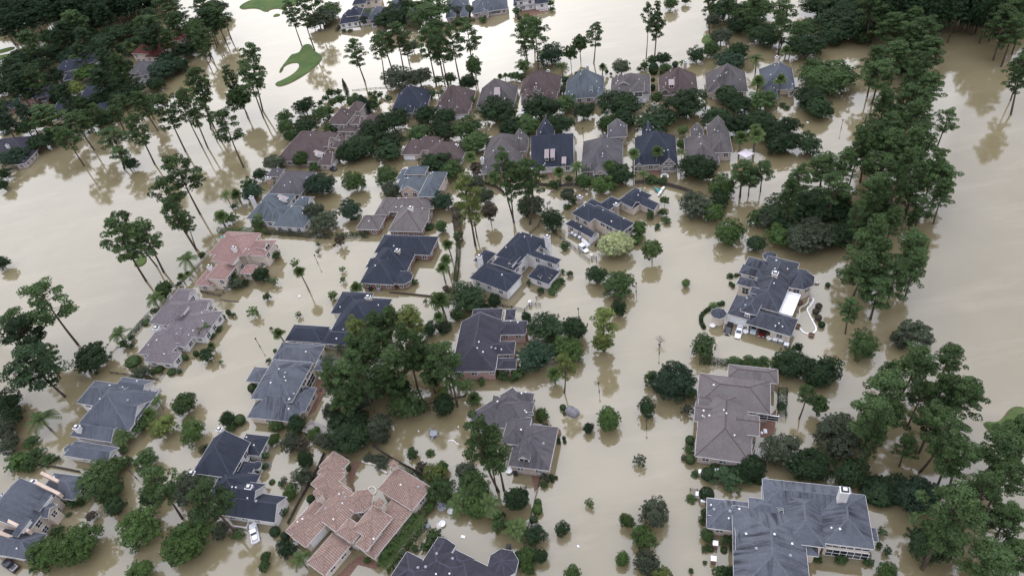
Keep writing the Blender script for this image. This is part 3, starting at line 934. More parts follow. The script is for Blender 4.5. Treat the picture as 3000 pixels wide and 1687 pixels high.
house('blue_grey_house', 'M1', 'smooth blue grey house with a pink dormer and white walls', 'blue grey house with pink dormer', 'blue', 'white',
      [(158, 775, 440, 808, 530, 600, 2.9, 'h'), (-85, 700, 180, 735, 300, 480, 3.3, 'h'), (350, 582, 482, 602, 520, 505, 3.0, 'u1'), (60, 735, 260, 750, N_, 10, 3.1, 'h')],
      ang=-22, chim=[(2365, 500, 7.0, 1.4, 'white', 'M0')], dorm=[(300, 535, 5.0, 1.3, 1.3, 1, 'l')], seed=19, pitch=.65)
house('blue_grey_house', 'M1', 'streaked blue grey two storey house with a blank peach gable wall', 'peach gable house', 'blue', 'peach',
      [(1525, 500, 1695, 508, 1775, 270, 5.0, 'h'), (1395, 292, 1590, 300, 1740, 218, 5.2, 'h'), (1318, 412, 1490, 415, 1510, 335, 4.0, 'h'), (1325, 335, 1420, 338, 1430, 242, 4.0, 'h'), (1350, 458, 1540, 465, N_, 10, 4.6, 'v0')],
      ang=-19, seed=20, pitch=.7, win=[(1600, 520, 4.0, 1.6, .8)], vents=9)
house('taupe_house', 'M1', 'taupe roofed brick house with a tall white chimney and a separate hipped garage', 'taupe brick house', 'mauve', 'redbrick',
      [(1245, 828, 1562, 838, 1690, 590, 2.9, 'h'), (943, 808, 1158, 818, 1180, 690, 2.7, 'h', {'k': .9}), (1115, 672, 1245, 680, 1320, 515, 2.9, 'h'), (1215, 636, 1600, 660, 1690, 520, 3.1, 'h'), (1480, 735, 1620, 745, N_, 8, 2.9, 'u1')],
      ang=-19, chim=[(1455, 598, 8.0, 1.5, 'white')], seed=21, pitch=.65)
house('navy_house', 'M1', 'sprawling navy house with red brick walls and a tan chimney', 'sprawling navy brick house', 'navy', 'redbrick',
      [(980, 1312, 1300, 1340, 1460, 1090, 2.9, 'h'), (1115, 1030, 1640, 1058, 1735, 880, 3.0, 'h'), (1033, 1168, 1120, 1172, 1160, 1085, 2.9, 'h'), (1060, 1190, 1425, 1200, 1535, 1000, 3.1, 'hv'), (1385, 1265, 1482, 1240, 0, 0, 2.85, 'o', {'k': .5})],
      ang=-20, chim=[(1330, 1000, 7.5, 1.5, 'tan')], seed=22, pitch=.72, vents=5)
house('tile_roofed_villa', 'M0', 'cream villa with pink tile roofs and white arched dormers', 'pink tiled villa', 'pink', 'cream',
      [(1938, 1272, 2122, 1290, 2268, 1130, 5.3, 'h'), (1985, 1108, 2210, 1125, 2275, 1030, 5.5, 'h'), (1970, 1038, 2290, 1070, 2520, 850, 5.6, 'h'), (2265, 1055, 2500, 1060, 2585, 915, 5.4, 'h'), (1833, 1335, 1990, 1350, 2080, 1175, 3.0, 'h'), (2262, 1222, 2372, 1235, 2420, 1150, 3.6, 'h'), (2275, 1050, 2330, 1060, 2400, 990, 6.0, 'h')],
      ang=-21, chim=[(2200, 975, 8.5, 1.3, 'white'), (1968, 1150, 7.0, 1.3, 'white')], dorm=[(2525, 975, 6.6, 3.0, 1.6, 1, 'g'), (2225, 1078, 6.8, 2.2, 1.6, 1, 'g')], seed=23, pitch=.5, vents=3)
house('tile_roofed_house', 'L0', 'white walled house with ribbed grey brown tile roofs', 'grey tiled white house', 'greytile', 'white',
      [(1365, 718, 1618, 778, 1722, 650, 2.9, 'h'), (1310, 648, 1580, 705, 1740, 440, 3.2, 'h'), (1560, 640, 1790, 545, 1890, 400, 3.1, 'h'), (1560, 520, 1950, 480, 2095, 265, 3.3, 'h'), (1405, 372, 1800, 420, 1960, 160, 3.3, 'h'), (1590, 165, 1770, 175, 1850, 58, 4.4, 'u1'), (1800, 250, 1945, 258, 2000, 155, 3.0, 'u1'), (1470, 545, 1700, 560, 1850, 330, 3.6, 'h')],
      ang=-20, chim=[(1465, 412, 6.0, 1.6, 'white')], dorm=[(1752, 222, 4.8, 2.4, 1.3, 1, 'g')], seed=24, pitch=.55, vents=9)
house('slate_house', 'L0', 'slate house with white end gables at the left edge of the cul de sac', 'white gabled slate house', 'slate', 'white',
      [(722, 1338, 1230, 1372, 1410, 1010, 4.3, 'hv'), (950, 1310, 1288, 1290, 1378, 1100, 4.4, 'u1'), (702, 1142, 1010, 1150, 1120, 945, 4.4, 'h'), (1010, 1058, 1348, 1070, 1428, 915, 3.6, 'u1'), (1030, 1075, 1150, 1080, 1225, 968, 4.6, 'u1'),
       ('B0', 598, 308, 1018, 382, 1128, 238, 3.1, 'u1'), ('B0', 640, 142, 1060, 168, 1165, 20, 3.3, 'u1'), ('B0', 650, 240, 605, 275, 0, 0, 2.6, 'o')],
      ang=-21, chim=[(712, 1345, 6.5, 1.6, 'white')], seed=25, pitch=.72, win=[(1187, 1022, 4.6, 1.1, 1.1), (1315, 1140, 3.8, 1.2, 1.2)])
PH = house('grey_house', 'B0', 'long grey house with pinkish parapet walls and white dormers, cut by the left edge', 'parapet house', 'slate', 'cream',
      [(-190, 960, 270, 1030, 575, 670, 5.2, 'gv'), (345, 690, 700, 725, 785, 510, 3.2, 'h'), (-140, 1235, 272, 1288, 440, 1050, 3.2, 'h'), (-90, 800, 90, 825, 205, 690, 3.2, 'h'), (330, 870, 440, 915, 560, 775, 4.8, 'u1')],
      ang=-19, dorm=[(465, 690, 6.2, 1.7, 1.4, 1, 'g'), (265, 922, 6.2, 1.7, 1.4, 1, 'g')], chim=[(300, 550, 9.0, 1.4, 'cream'), (12, 900, 9.0, 1.4, 'cream')], seed=26, pitch=.75)
house('navy_house', 'B0', 'navy house with a white windowed upper storey and detached white chimney', 'navy upper storey house', 'navy', 'white',
      [(1840, 430, 2148, 572, 2378, 190, 5.2, 'v1'), (2230, 270, 2435, 335, 2545, 130, 3.1, 'h'), (2100, 840, 2576, 975, 2735, 705, 3.2, 'u1'), (2085, 800, 2400, 800, 2490, 578, 4.4, 'u1'), (1800, 485, 1945, 515, 1990, 370, 3.0, 'h'), (1885, 372, 1980, 390, 2010, 310, 3.2, 'h'), (1965, 265, 2080, 275, 2115, 170, 3.4, 'h'), (2190, 560, 2330, 560, 2420, 380, 3.0, 'h'), (1930, 760, 2300, 790, 2390, 480, 3.5, 'hv'), (2420, 405, 2470, 385, 0, 0, 2.7, 'o')],
      ang=-19, chim=[(2062, 55, 6.0, 1.3, 'white'), (1800, 468, 6.0, 1.5, 'white'), (2340, 600, 7.6, 1.5, 'white')], seed=27, pitch=.8, win=[(2265, 415, 4.4, 2.6, 1.5), (2195, 510, 4.4, 1.4, 1.3)], vents=6)
house('slate_house', 'L1', 'pale slate two storey house with a row of white framed tall windows on its right', 'tall windowed slate house', 'slateS', 'cream',
      [(-60, 1095, 345, 1108, 548, 745, 5.8, 'hv'), (-100, 1285, 390, 1285, 520, 1010, 3.1, 'h', {'k': .7}), (300, 1205, 462, 1205, 585, 985, 3.1, 'h'), (150, 722, 565, 748, N_, 7, 3.2, 'h'), (-100, 925, 75, 935, 160, 800, 3.4, 'h'), (545, 805, 625, 832, 655, 725, 3.1, 'h')],
      ang=-19, seed=28, pitch=.6, win=[(490, 860, 4.6, 2.0, 1.5), (450, 930, 4.6, 2.0, 1.5), (525, 800, 4.6, 1.6, 1.5), (405, 1000, 4.6, 1.6, 1.5), (520, 920, 2.0, 4.4, 2.4)], vents=10)
house('navy_house', 'L1', 'navy house with a cream chimney and a long low garage wing to the left', 'navy house with the low garage wing', 'navy', 'cream',
      [(705, 448, 1130, 478, 1352, 150, 4.6, 'h'), (275, 532, 612, 568, 690, 408, 3.1, 'hu'), (612, 560, 900, 592, N_, 6, 3.0, 'h'), (700, 288, 1010, 292, 1255, 98, 4.4, 'h')],
      ang=-19, chim=[(1052, 118, 9.0, 1.5, 'cream')], seed=29, pitch=.7, vents=6)
house('dusky_house', 'L1', 'large dusky purple roofed house with pink brick walls', 'pink brick house', 'dusk', 'pinkbrick',
      [(1840, 832, 2258, 828, 2335, 352, 4.2, 'v1'), (2270, 482, 2545, 485, 2548, 352, 4.3, 'h'), (2150, 700, 2438, 640, 2442, 545, 4.2, 'h'), (2265, 822, 2455, 790, 2455, 700, 3.8, 'u1'), (2028, 352, 2312, 352, N_, 5, 4.0, 'hu'), (2345, 345, 2440, 345, N_, 4.5, 4.4, 'h')],
      ang=-13, seed=30, pitch=.62, vents=9, win=[(2095, 838, 3.4, .8, .8), (2228, 830, 3.2, 1.4, 1.4)])
house('white_house', 'M2', 'white walled navy roofed house with two tall white chimneys and small dormers', 'two chimney white house', 'navy', 'white',
      [(-402, 1270, -48, 1402, 90, 1240, 4.0, 'h'), (-170, 1070, 75, 1120, 215, 890, 5.8, 'h'), (165, 1048, 415, 1150, 470, 1095, 5.8, 'h'), (-50, 985, 190, 1050, 300, 900, 5.9, 'h'), (150, 1252, 340, 1335, 458, 1210, 3.1, 'h', {'k': .9}), (-370, 1110, -250, 1140, -170, 1030, 4.6, 'h'), (195, 960, 330, 1000, 410, 950, 5.4, 'h'), (-190, 1130, 20, 1200, 95, 1120, 5.0, 'h')],
      ang=-42, chim=[(-312, 1055, 8.5, 1.4, 'white'), (330, 868, 10.5, 1.5, 'white')], dorm=[(-15, 1150, 6.6, 1.5, 1.4, 0, 'g'), (255, 1262, 4.4, .9, 1.0, 0, 'g'), (368, 1262, 4.4, .9, 1.0, 1, 'g')], garage=[(20, 1365, 1.6, 5.0, 2.4)], seed=31, pitch=.68, vents=5, maxwin=22)
house('navy_house', 'NZ', 'sprawling navy roofed stucco house with stone entry gables and stone chimneys', 'stone entry navy house', 'navy', 'cream',
      [(420, 700, 1130, 1060, 1395, 890, 5.5, 'h'), (185, 668, 470, 890, 780, 640, 5.4, 'h'), (70, 872, 515, 1188, 690, 1085, 3.0, 'u1'), (1700, 355, 1410, 182, 900, 400, 3.3, 'h'), (1060, 445, 1327, 588, 1495, 490, 3.8, 'u1'), (1380, 445, 1735, 652, 1945, 545, 3.2, 'u1'), (330, 560, 640, 720, 790, 520, 3.6, 'h'), (640, 560, 900, 620, 1010, 400, 4.0, 'h'), (1235, 1010, 1290, 1050, 1410, 1000, 3.6, 'u1')],
      ang=-55, chim=[(1022, 500, 7.5, 1.5, 'stone'), (320, 355, 5.8, 1.6, 'stone')], garage=[(600, 1190, 1.2, 4.6, 2.0)], seed=32, pitch=.68, win=[(700, 945, 4.4, 1.8, 1.5), (850, 1010, 4.0, 2.4, 1.4)], vents=8)
house('mansion', 'MZ', 'dark slate mansion of many turret roofs with cream walls and a white roof terrace', 'turreted mansion', 'mans', 'cream',
      [(690, 735, 1110, 890, 1415, 230, 4.8, 'hv'), (445, 885, 730, 968, 900, 720, 4.0, 'h'), (690, 1012, 1285, 1185, 1378, 960, 3.6, 'hu', {'p': 1}), (985, 1105, 1275, 1190, 1345, 1040, 3.45, 'h', {'k': .3}), (335, 880, 228, 880, 0, 0, 3.6, 'o', {'k': .85}), (1375, 430, 1590, 405, 0, 0, 4.7, 'o', {'k': .62}),
       (690, 470, 588, 470, 0, 0, 4.9, 'b'), (740, 325, 622, 330, 0, 0, 4.9, 'b'), (810, 220, 705, 240, 0, 0, 5.0, 'b'), (1005, 135, 913, 112, 0, 0, 3.8, 'o', {'k': .9}), (830, 590, 752, 592, 0, 0, 6.0, 'b'), (612, 850, 835, 905, N_, 7, 5.3, 'hv', {'k': .75}),
       (1100, 880, 1292, 925, 1378, 650, 3.5, 'f', {'white': 1})],
      ang=-38, chim=[(1078, 340, 9.0, 1.5, 'cream')], garage=[(580, 950, 1.9, 6.2, 2.4)], seed=33, pitch=.62, win=[(680, 595, 2.6, 1.7, 2.2), (712, 905, 5.0, 1.2, 1.0)], vents=9)
house('taupe_house', 'L2', 'wide taupe roofed house with pale brick walls and skylight strips', 'wide taupe house', 'mauve', 'palebrick',
      [(1745, 1115, 2440, 1270, 2545, 930, 4.4, 'hu'), ('B2', 1725, 332, 2260, 375, 2480, -260, 3.6, 'hv'), (1717, 1292, 2010, 1340, 2040, 1150, 3.7, 'u0'), (1757, 1150, 1930, 1175, 1945, 1060, 4.5, 'u0'), ('B2', 2000, 95, 2330, 120, 2345, -60, 4.3, 'u1'), (2035, 905, 2510, 935, 2525, 812, 4.4, 'hu'), (1757, 1090, 1990, 1130, 2040, 930, 4.1, 'h')],
      ang=-22, seed=34, pitch=.58, vents=8, win=[(2420, 1300, 2.4, 5.0, 1.8)])  # this wide dark pane stands in for the shade inside the open porch
house('slate_house', 'B2', 'huge streaked slate roofed house with a white chimney in the lower right corner', 'huge slate house', 'slateS', 'cream',
      [(2095, 1640, 2830, 1720, 2960, 880, 5.4, 'hv'), (1835, 992, 2300, 1050, 2400, 770, 3.7, 'hu'), (1838, 870, 2010, 890, N_, 4, 4.3, 'hu', {'k': .5}), ('B3', 690, 1132, 1168, 1200, 1140, 690, 6.0, 'h'), ('B3', 330, 1132, 705, 1180, 740, 700, 6.0, 'hv', {'k': .72}), ('B3', 110, 800, 330, 830, 520, 640, 5.8, 'hu', {'k': .66}), ('B3', 122, 790, 980, 880, 1012, 622, 6.0, 'hu'), ('B3', 640, 1000, 1215, 1180, 1215, 1000, 3.4, 'h', {'k': .3}), ('B3', -20, 850, 270, 900, 300, 740, 5.6, 'hu'), (2105, 1320, 2200, 1330, N_, 9, 4.4, 'u0'), ('B3', 300, 1230, 640, 1255, 660, 1130, 4.4, 'h', {'k': .4})],
      ang=-19, chim=[(890, 628, 12.5, 1.7, 'white', 'B3')], seed=35, pitch=.6, vents=12, win=[(770, 1160, 4.7, 2.9, 1.5, 'B3'), (905, 1175, 4.7, 2.9, 1.5, 'B3'), (1050, 1190, 4.7, 2.9, 1.5, 'B3'), (770, 1250, 1.6, 2.6, 2.6, 'B3'), (905, 1265, 1.6, 2.6, 2.6, 'B3'), (1040, 1280, 1.6, 2.6, 2.6, 'B3')])  # lower three: dark panes put in for the shade of the porch openings
house('navy_house', 'B1', 'dark dusky roof with white edges and angular bays at the bottom edge', 'bottom edge house', 'dusk', 'white',
      [(2375, 1434, 1935, 1242, 1660, 1640, 3.1, 'h'), (1740, 1350, 1412, 1232, 1230, 1500, 3.1, 'h'), (1500, 1420, 1900, 1620, 2200, 1400, 3.3, 'h'), (1580, 1298, 1735, 1405, 1930, 1180, 3.2, 'v1'), (2330, 1330, 2478, 1300, 0, 0, 3.1, 'o', {'k': .5}), (1790, 1340, 1960, 1460, 2010, 1260, 3.2, 'h')],
      ang=-36, seed=36, pitch=.55, vents=7)
house('shake_house', 'SZ', 'grey shake roofed house with stacked front gables, half under a pine', 'grey shake house', 'shake', 'palebrick',
      [(590, 1268, 1195, 1340, 1300, 700, 3.9, 'hv'), (215, 810, 10, 527, 640, 100, 4.2, 'h', {'ang': 27}), (700, 250, 945, 395, 1010, 210, 4.6, 'u1', {'k': .9}), (560, 430, 950, 575, 1035, 500, 4.6, 'u1', {'k': .9}), (600, 640, 900, 775, 955, 590, 4.4, 'h', {'k': .9}), (250, 660, 870, 780, 985, 300, 4.0, 'h'), (500, 900, 830, 1010, 900, 560, 4.8, 'h'), (750, 940, 1015, 1110, 1090, 850, 5.0, 'h'), (920, 780, 1050, 810, 1065, 660, 3.0, 'h', {'k': .4})],
      ang=-20, seed=37, pitch=.75, dorm=[(825, 1185, 5.6, 2.6, 1.3, 0, 'g')], vents=8)
house('tile_roofed_mansion', 'B1', 'terracotta tile roofed mansion around a walled courtyard', 'terracotta mansion', 'terra', 'cream',
      [(1480, 838, 1648, 605, 1302, 448, 4.0, 'h'), (935, 1140, 1105, 1298, 1492, 835, 3.2, 'h'), (560, 860, 745, 1055, 975, 700, 4.8, 'h'), (280, 1022, 452, 1165, 672, 905, 3.8, 'h'), (540, 655, 745, 810, 955, 665, 4.2, 'h'), (518, 575, 660, 690, 868, 500, 4.1, 'h'), (577, 470, 730, 580, 825, 440, 3.9, 'h'), (592, 415, 745, 520, 830, 330, 3.7, 'h'),
       (988, 738, 1098, 770, 0, 0, 5.4, 'o', {'k': .55}), (900, 1015, 1110, 1115, 1262, 880, 5.8, 'h'), (935, 1145, 1035, 1222, 1175, 1025, 5.4, 'h'), (748, 1045, 910, 1135, 1000, 980, 5.2, 'h'), (485, 1312, 640, 1455, 948, 1192, 3.4, 'h'), (980, 820, 1150, 900, 1250, 830, 4.6, 'h'), (325, 1075, 470, 1175, 675, 910, 4.0, 'h'), (400, 900, 520, 940, 640, 780, 3.9, 'h')],
      ang=-42, chim=[(1297, 385, 6.5, 1.4, 'cream'), (585, 670, 7.6, 1.4, 'cream'), (1165, 755, 7.6, 1.4, 'cream')], garage=[(590, 1080, 1.6, 4.6, 2.4)], seed=38, pitch=.55, vents=12)
# houses along the far shore
house('navy_house', 'TZ', 'navy roofed house with a white windowed upper storey on the far shore', 'far navy house', 'navy', 'white',
      [(125, 268, 345, 245, N_, 14, 3.0, 'h'), (215, 190, 370, 170, N_, 10, 5.6, 'h'), (340, 240, 450, 215, N_, 16, 3.4, 'h'), (470, 262, 540, 255, N_, 12, 3.0, 'h')], ang=-6, seed=40, pitch=.8, win=[(240, 195, 4.8, 2.4, 1.6), (320, 185, 4.8, 2.4, 1.6)])
house('grey_house', 'TZ', 'grey roofed far shore house behind the tallest pines', 'far grey house', 'slate', 'tan',
      [(430, 240, 660, 190, N_, 14, 3.2, 'h'), (640, 150, 865, 85, N_, 14, 3.4, 'h'), (860, 230, 1000, 215, N_, 12, 3.0, 'h')], ang=-8, seed=41, pitch=.75)
house('navy_house', 'TZ', 'navy far shore house half cut by the top edge above the palms', 'top edge navy house', 'navy', 'cream',
      [(330, 15, 570, 12, N_, 12, 4.5, 'h'), (270, 60, 420, 40, N_, 10, 5.0, 'h')], ang=-6, seed=42, pitch=.8)
house('slate_house', 'TZ', 'slate far shore house with two round crape myrtles in front', 'far slate house with myrtles', 'slate', 'palebrick',
      [(1305, 130, 1560, 120, N_, 20, 3.2, 'h'), (1310, 200, 1420, 195, N_, 9, 2.8, 'h'), (1470, 190, 1560, 180, N_, 14, 3.0, 'h')], ang=-6, seed=43, pitch=.8, win=[(1355, 195, 1.6, 4, 1.2), (1515, 195, 1.8, 1.8, 1.6)])
house('slate_house', 'TZ', 'long slate far shore house with an arched gable and green lawn edge', 'far slate house with lawn', 'slate', 'palebrick',
      [(1600, 150, 2002, 105, N_, 18, 3.0, 'h'), (1695, 165, 1790, 150, N_, 9, 3.2, 'v0')], ang=-5, seed=44, pitch=.7, win=[(1870, 140, 1.8, 5, 1.4)])
house('white_house', 'TZ', 'white two storey far shore house with a balcony and brick terrace', 'far balcony house', 'navy', 'white',
      [(2085, 25, 2300, -15, N_, 12, 5.8, 'h'), (2300, 58, 2450, 25, N_, 10, 3.6, 'h'), (2060, 70, 2130, 60, N_, 10, 3.4, 'h'), (2120, 75, 2300, 45, N_, 5, 3.0, 'f')], ang=-8, seed=45, pitch=.7)
# houses among the trees at the top left
house('red_roofed_house', 'T0', 'cream house with a red brown roof among the top left trees', 'red roofed house', 'red', 'cream',
      [(1250, 500, 1490, 520, N_, 13, 5.0, 'h'), (1360, 545, 1490, 540, N_, 8, 4.4, 'h'), (1590, 395, 1712, 375, N_, 9, 3.2, 'h')], ang=-25, seed=46, pitch=.6, vents=3)
house('grey_house', 'T0', 'grey roofed house with tall white framed windows facing the lake', 'grey lakeside house', 'shake', 'grey',
      [(1215, 700, 1415, 668, N_, 12, 5.6, 'h'), (1260, 730, 1400, 700, N_, 6, 5.2, 'h')], ang=0, seed=47, pitch=.6, vents=2)
house('navy_house', 'T0', 'long navy roofed house half hidden by trees on the left', 'half hidden navy house', 'navy', 'grey',
      [(520, 690, 780, 650, N_, 12, 4.6, 'h'), (700, 640, 905, 570, N_, 12, 5.0, 'h'), (590, 770, 690, 740, N_, 9, 3.4, 'h')], ang=10, seed=48, pitch=.7, vents=3)
house('brick_house', 'T0', 'brick house with a white trimmed front gable at the far left', 'far left brick house', 'navy', 'redbrick',
      [(150, 940, 440, 930, N_, 13, 5.0, 'h'), (185, 960, 330, 960, N_, 8, 5.0, 'v0', {'k': 1.0}), (-10, 1050, 120, 1030, N_, 9, 2.9, 'v0'), (380, 960, 445, 945, N_, 8, 4.8, 'h')], ang=0, seed=49, pitch=.7, vents=2)
house('navy_house', 'T0', 'navy roofed house behind shoreline pines on the left', 'shoreline navy house', 'navy', 'white',
      [(480, 1060, 690, 1050, N_, 14, 4.4, 'h'), (740, 940, 925, 915, N_, 12, 4.6, 'h'), (880, 1060, 1000, 1040, N_, 8, 3.0, 'h')], ang=5, seed=50, pitch=.7, vents=2)
house('dusky_house', 'T0', 'dusky purple roof with a white flue beside the left edge', 'left edge dusky house', 'dusk', 'palebrick',
      [(-200, 1500, 235, 1445, N_, 16, 4.0, 'h'), (130, 1560, 240, 1540, N_, 12, 2.8, 'h')], ang=-6, chim=[(60, 1365, 8.2, 1.2, 'white')], seed=51, pitch=.6, vents=3)

# pinkish party walls that stand above the long grey roof
for (x0, y0, z0, x1, y1, z1) in ((385, 470, 8.6, 548, 552, 6.0), (335, 560, 9.2, 560, 672, 5.8), (20, 900, 9.2, 268, 1018, 5.8), (-60, 1010, 7.6, 112, 1082, 5.2)):
    a, b = at('B0', x0, y0, z0), at('B0', x1, y1, z1)
    d = Vector((b.x - a.x, b.y - a.y, 0)).normalized(); sd = Vector((-d.y, d.x, 0)) * .38
    m = MB(PH[3]); dn = Vector((0, 0, 1.6))
    A4, B4 = [a - sd - dn, a + sd - dn, a + sd, a - sd], [b - sd - dn, b + sd - dn, b + sd, b - sd]
    for i in range(4): m.face([A4[i], A4[(i + 1) % 4], B4[(i + 1) % 4], B4[i]])
    m.face(A4[::-1]); m.face(B4)
    m.build('parapet', STUCCO['peach'], PH[0])

# ------------------------------------------------------------------ plants
def leaf_mesh(name, P, N, size, mat, rng, aspect=0.62, tone=None):
    """one mesh of leaf-sized quads at points P with normals N"""
    n = len(P)
    P = np.asarray(P, dtype=np.float64); N = np.asarray(N, dtype=np.float64)
    N = N + rng.normal(0, 0.55, (n, 3)); N /= np.linalg.norm(N, axis=1)[:, None] + 1e-9
    h = rng.normal(0, 1, (n, 3)); T = np.cross(N, h); T /= np.linalg.norm(T, axis=1)[:, None] + 1e-9
    Bv = np.cross(N, T)
    s = size * rng.uniform(0.65, 1.35, n)[:, None] * 0.5
    a = T * s; b = Bv * s * aspect
    V = np.stack([P - a, P - b * 0.9 + a * .1, P + a, P + b * 0.9 + a * .1], axis=1).reshape(-1, 3)
    me = bpy.data.meshes.new(name)
    me.vertices.add(4 * n); me.loops.add(4 * n); me.polygons.add(n)
    me.vertices.foreach_set('co', V.ravel().astype(np.float32))
    me.loops.foreach_set('vertex_index', np.arange(4 * n, dtype=np.int32))
    me.polygons.foreach_set('loop_start', np.arange(0, 4 * n, 4, dtype=np.int32))
    me.polygons.foreach_set('loop_total', np.full(n, 4, dtype=np.int32))
    at_ = me.attributes.new('tone', 'FLOAT', 'FACE')
    tv = rng.uniform(0, 1, n) if tone is None else np.clip(tone + rng.normal(0, .2, n), 0, 1.4)
    at_.data.foreach_set('value', tv.astype(np.float32))
    me.materials.append(mat)
    me.update(calc_edges=True)
    return me

def clump_points(rng, c, r, n, flat=0.75, up=0.35):
    d = rng.normal(0, 1, (n, 3)); d /= np.linalg.norm(d, axis=1)[:, None]
    d[:, 2] = np.where(d[:, 2] < -0.35, -d[:, 2], d[:, 2])
    rad = rng.uniform(0.55, 1.0, n)[:, None] ** 0.6
    wob = 1 + 0.18 * np.sin(d[:, :1] * 7 + c[0]) * np.cos(d[:, 1:2] * 6 + c[1])
    p = d * rad * wob * np.array([r, r, r * flat]) + c
    nn = d + np.array([0, 0, up])
    return p, nn

def trunk_mb(mb, path, r0, r1, n=7, mi=0):
    k = len(path) - 1
    rings = []
    for i, p in enumerate(path):
        r = r0 + (r1 - r0) * i / k
        rings.append([Vector(p) + Vector((r * math.cos(2 * math.pi * j / n), r * math.sin(2 * math.pi * j / n), 0)) for j in range(n)])
    for a, b in zip(rings, rings[1:]):
        for j in range(n):
            mb.face([a[j], a[(j + 1) % n], b[(j + 1) % n], b[j]], mi)
    mb.face(rings[-1], mi)

def proto_pine(seed, H=20.0, spread=3.6, low=0.45, dens=1.0, dome=False):
    rng = np.random.default_rng(seed)
    mb = MB()
    lx, ly = rng.normal(0, .5, 2)
    axis = lambda z: np.array([lx * math.sin(z / H * 2.6), ly * math.sin(z / H * 2.2), z])
    trunk_mb(mb, [axis(z) if z > 0 else np.array([0, 0, z]) for z in np.linspace(-2, H * .97, 12)], 0.34, 0.07)
    P, N, T = [], [], []
    nb = int(30 * dens); az = rng.uniform(0, 6.28)
    for i in range(nb):
        t = (i + rng.uniform(0, .8)) / nb
        z = H * (low + (0.985 - low) * t ** 0.85)
        az += 2.4 + rng.normal(0, .5)
        prof = (math.sin(math.pi * (0.20 + 0.74 * t)) ** 0.8) if not dome else (1.0 - t ** 2.2 * .75)
        L = spread * prof * rng.uniform(0.55, 1.1)
        base = axis(z - L * 0.25)
        tip = axis(z) + np.array([math.cos(az) * L, math.sin(az) * L, L * rng.uniform(0.0, .3)])
        mb.tube(base, tip, 0.085, 4, 0, 0.03)
        for k, s in enumerate((1.0, 0.62)):
            if k and (L < 1.4 or rng.random() < .2): continue
            c = base + (tip - base) * s + rng.normal(0, .35, 3)
            r = rng.uniform(.75, 1.25) * (1.0 if k == 0 else .85)
            m = int(95 * r)
            p, nn = clump_points(rng, c, r, m, rng.uniform(.5, .75))
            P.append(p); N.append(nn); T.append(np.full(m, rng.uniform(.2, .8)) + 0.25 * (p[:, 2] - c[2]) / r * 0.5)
    p, nn = clump_points(rng, axis(H * .97), 1.1, 110, .9); P.append(p); N.append(nn); T.append(np.full(110, .6))
    P = np.concatenate(P); N = np.concatenate(N); T = np.concatenate(T)
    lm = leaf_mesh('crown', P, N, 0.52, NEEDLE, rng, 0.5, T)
    return mb.mesh('trunk', BARK), lm, H, 2 * (spread + .7)

def proto_oak(seed, W=10.0, H=8.5, low=0.28, nclump=62, leafsz=0.5, gap=0.0, rough=.16, per=115):
    rng = np.random.default_rng(seed)
    mb = MB()
    zc, rz, rx = H * (0.5 + low / 2), H * (1 - low) / 2, W / 2
    trunk_mb(mb, [np.array([rng.normal(0, .06) * max(z, 0), 0, z]) for z in np.linspace(-2, H * .62, 6)], W * .034, W * .014)
    P, N, T = [], [], []
    ga = math.pi * (3 - math.sqrt(5))
    ph = rng.uniform(0, 6.28)
    for i in range(nclump):
        y = 1 - 1.62 * (i + .5) / nclump
        a = ga * i + ph
        s = math.sqrt(max(0, 1 - y * y))
        d = np.array([math.cos(a) * s, math.sin(a) * s, y])
        if rng.random() < gap: continue
        lump = 1 + rough * (math.sin(a * 2 + ph * 3) + math.cos(3 * a + y * 4 + ph)) * .6
        k = rng.uniform(.62, .86) * lump
        c = np.array([0, 0, zc]) + d * np.array([rx, rx, rz]) * k
        r = W * rng.uniform(.085, .15)
        m = int(per * (r / (W * .115)) ** 1.5)
        p, nn = clump_points(rng, c, r, m, .8, .25)
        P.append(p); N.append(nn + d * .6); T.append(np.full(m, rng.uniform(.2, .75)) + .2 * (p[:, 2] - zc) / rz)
        if i % 5 == 0:
            mb.tube((0, 0, H * .3), c, W * .011, 4, 0, W * .004)
    for i in range(int(nclump * .8)):
        d = rng.normal(0, 1, 3); d[2] = abs(d[2]) * .9 - .15; d /= np.linalg.norm(d)
        c = np.array([0, 0, zc]) + d * np.array([rx, rx, rz]) * rng.uniform(.88, 1.1)
        p, nn = clump_points(rng, c, W * rng.uniform(.03, .055), 22, 1.0, .3)
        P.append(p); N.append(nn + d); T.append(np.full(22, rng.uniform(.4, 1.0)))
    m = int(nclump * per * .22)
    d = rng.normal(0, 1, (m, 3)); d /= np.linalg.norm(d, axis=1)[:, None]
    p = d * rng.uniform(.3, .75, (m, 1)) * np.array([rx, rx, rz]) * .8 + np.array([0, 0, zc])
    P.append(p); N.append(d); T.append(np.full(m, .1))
    P = np.concatenate(P); N = np.concatenate(N); T = np.concatenate(T)
    keep = P[:, 2] > 0.02 * H
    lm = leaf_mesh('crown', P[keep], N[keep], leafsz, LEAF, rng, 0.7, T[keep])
    return mb.mesh('trunk', BARKG), lm, H, W

def proto_ball(seed, W=2.0, H=1.9):
    rng = np.random.default_rng(seed)
    n = 1500
    d = rng.normal(0, 1, (n, 3)); d /= np.linalg.norm(d, axis=1)[:, None]
    p = d * np.array([W / 2, W / 2, H / 2]) * rng.uniform(.9, 1.0, (n, 1)) + np.array([0, 0, H * .45])
    keep = p[:, 2] > -.1
    lm = leaf_mesh('crown', p[keep], d[keep] * 2.2, 0.2, LEAF, rng, .8)
    return None, lm, H, W

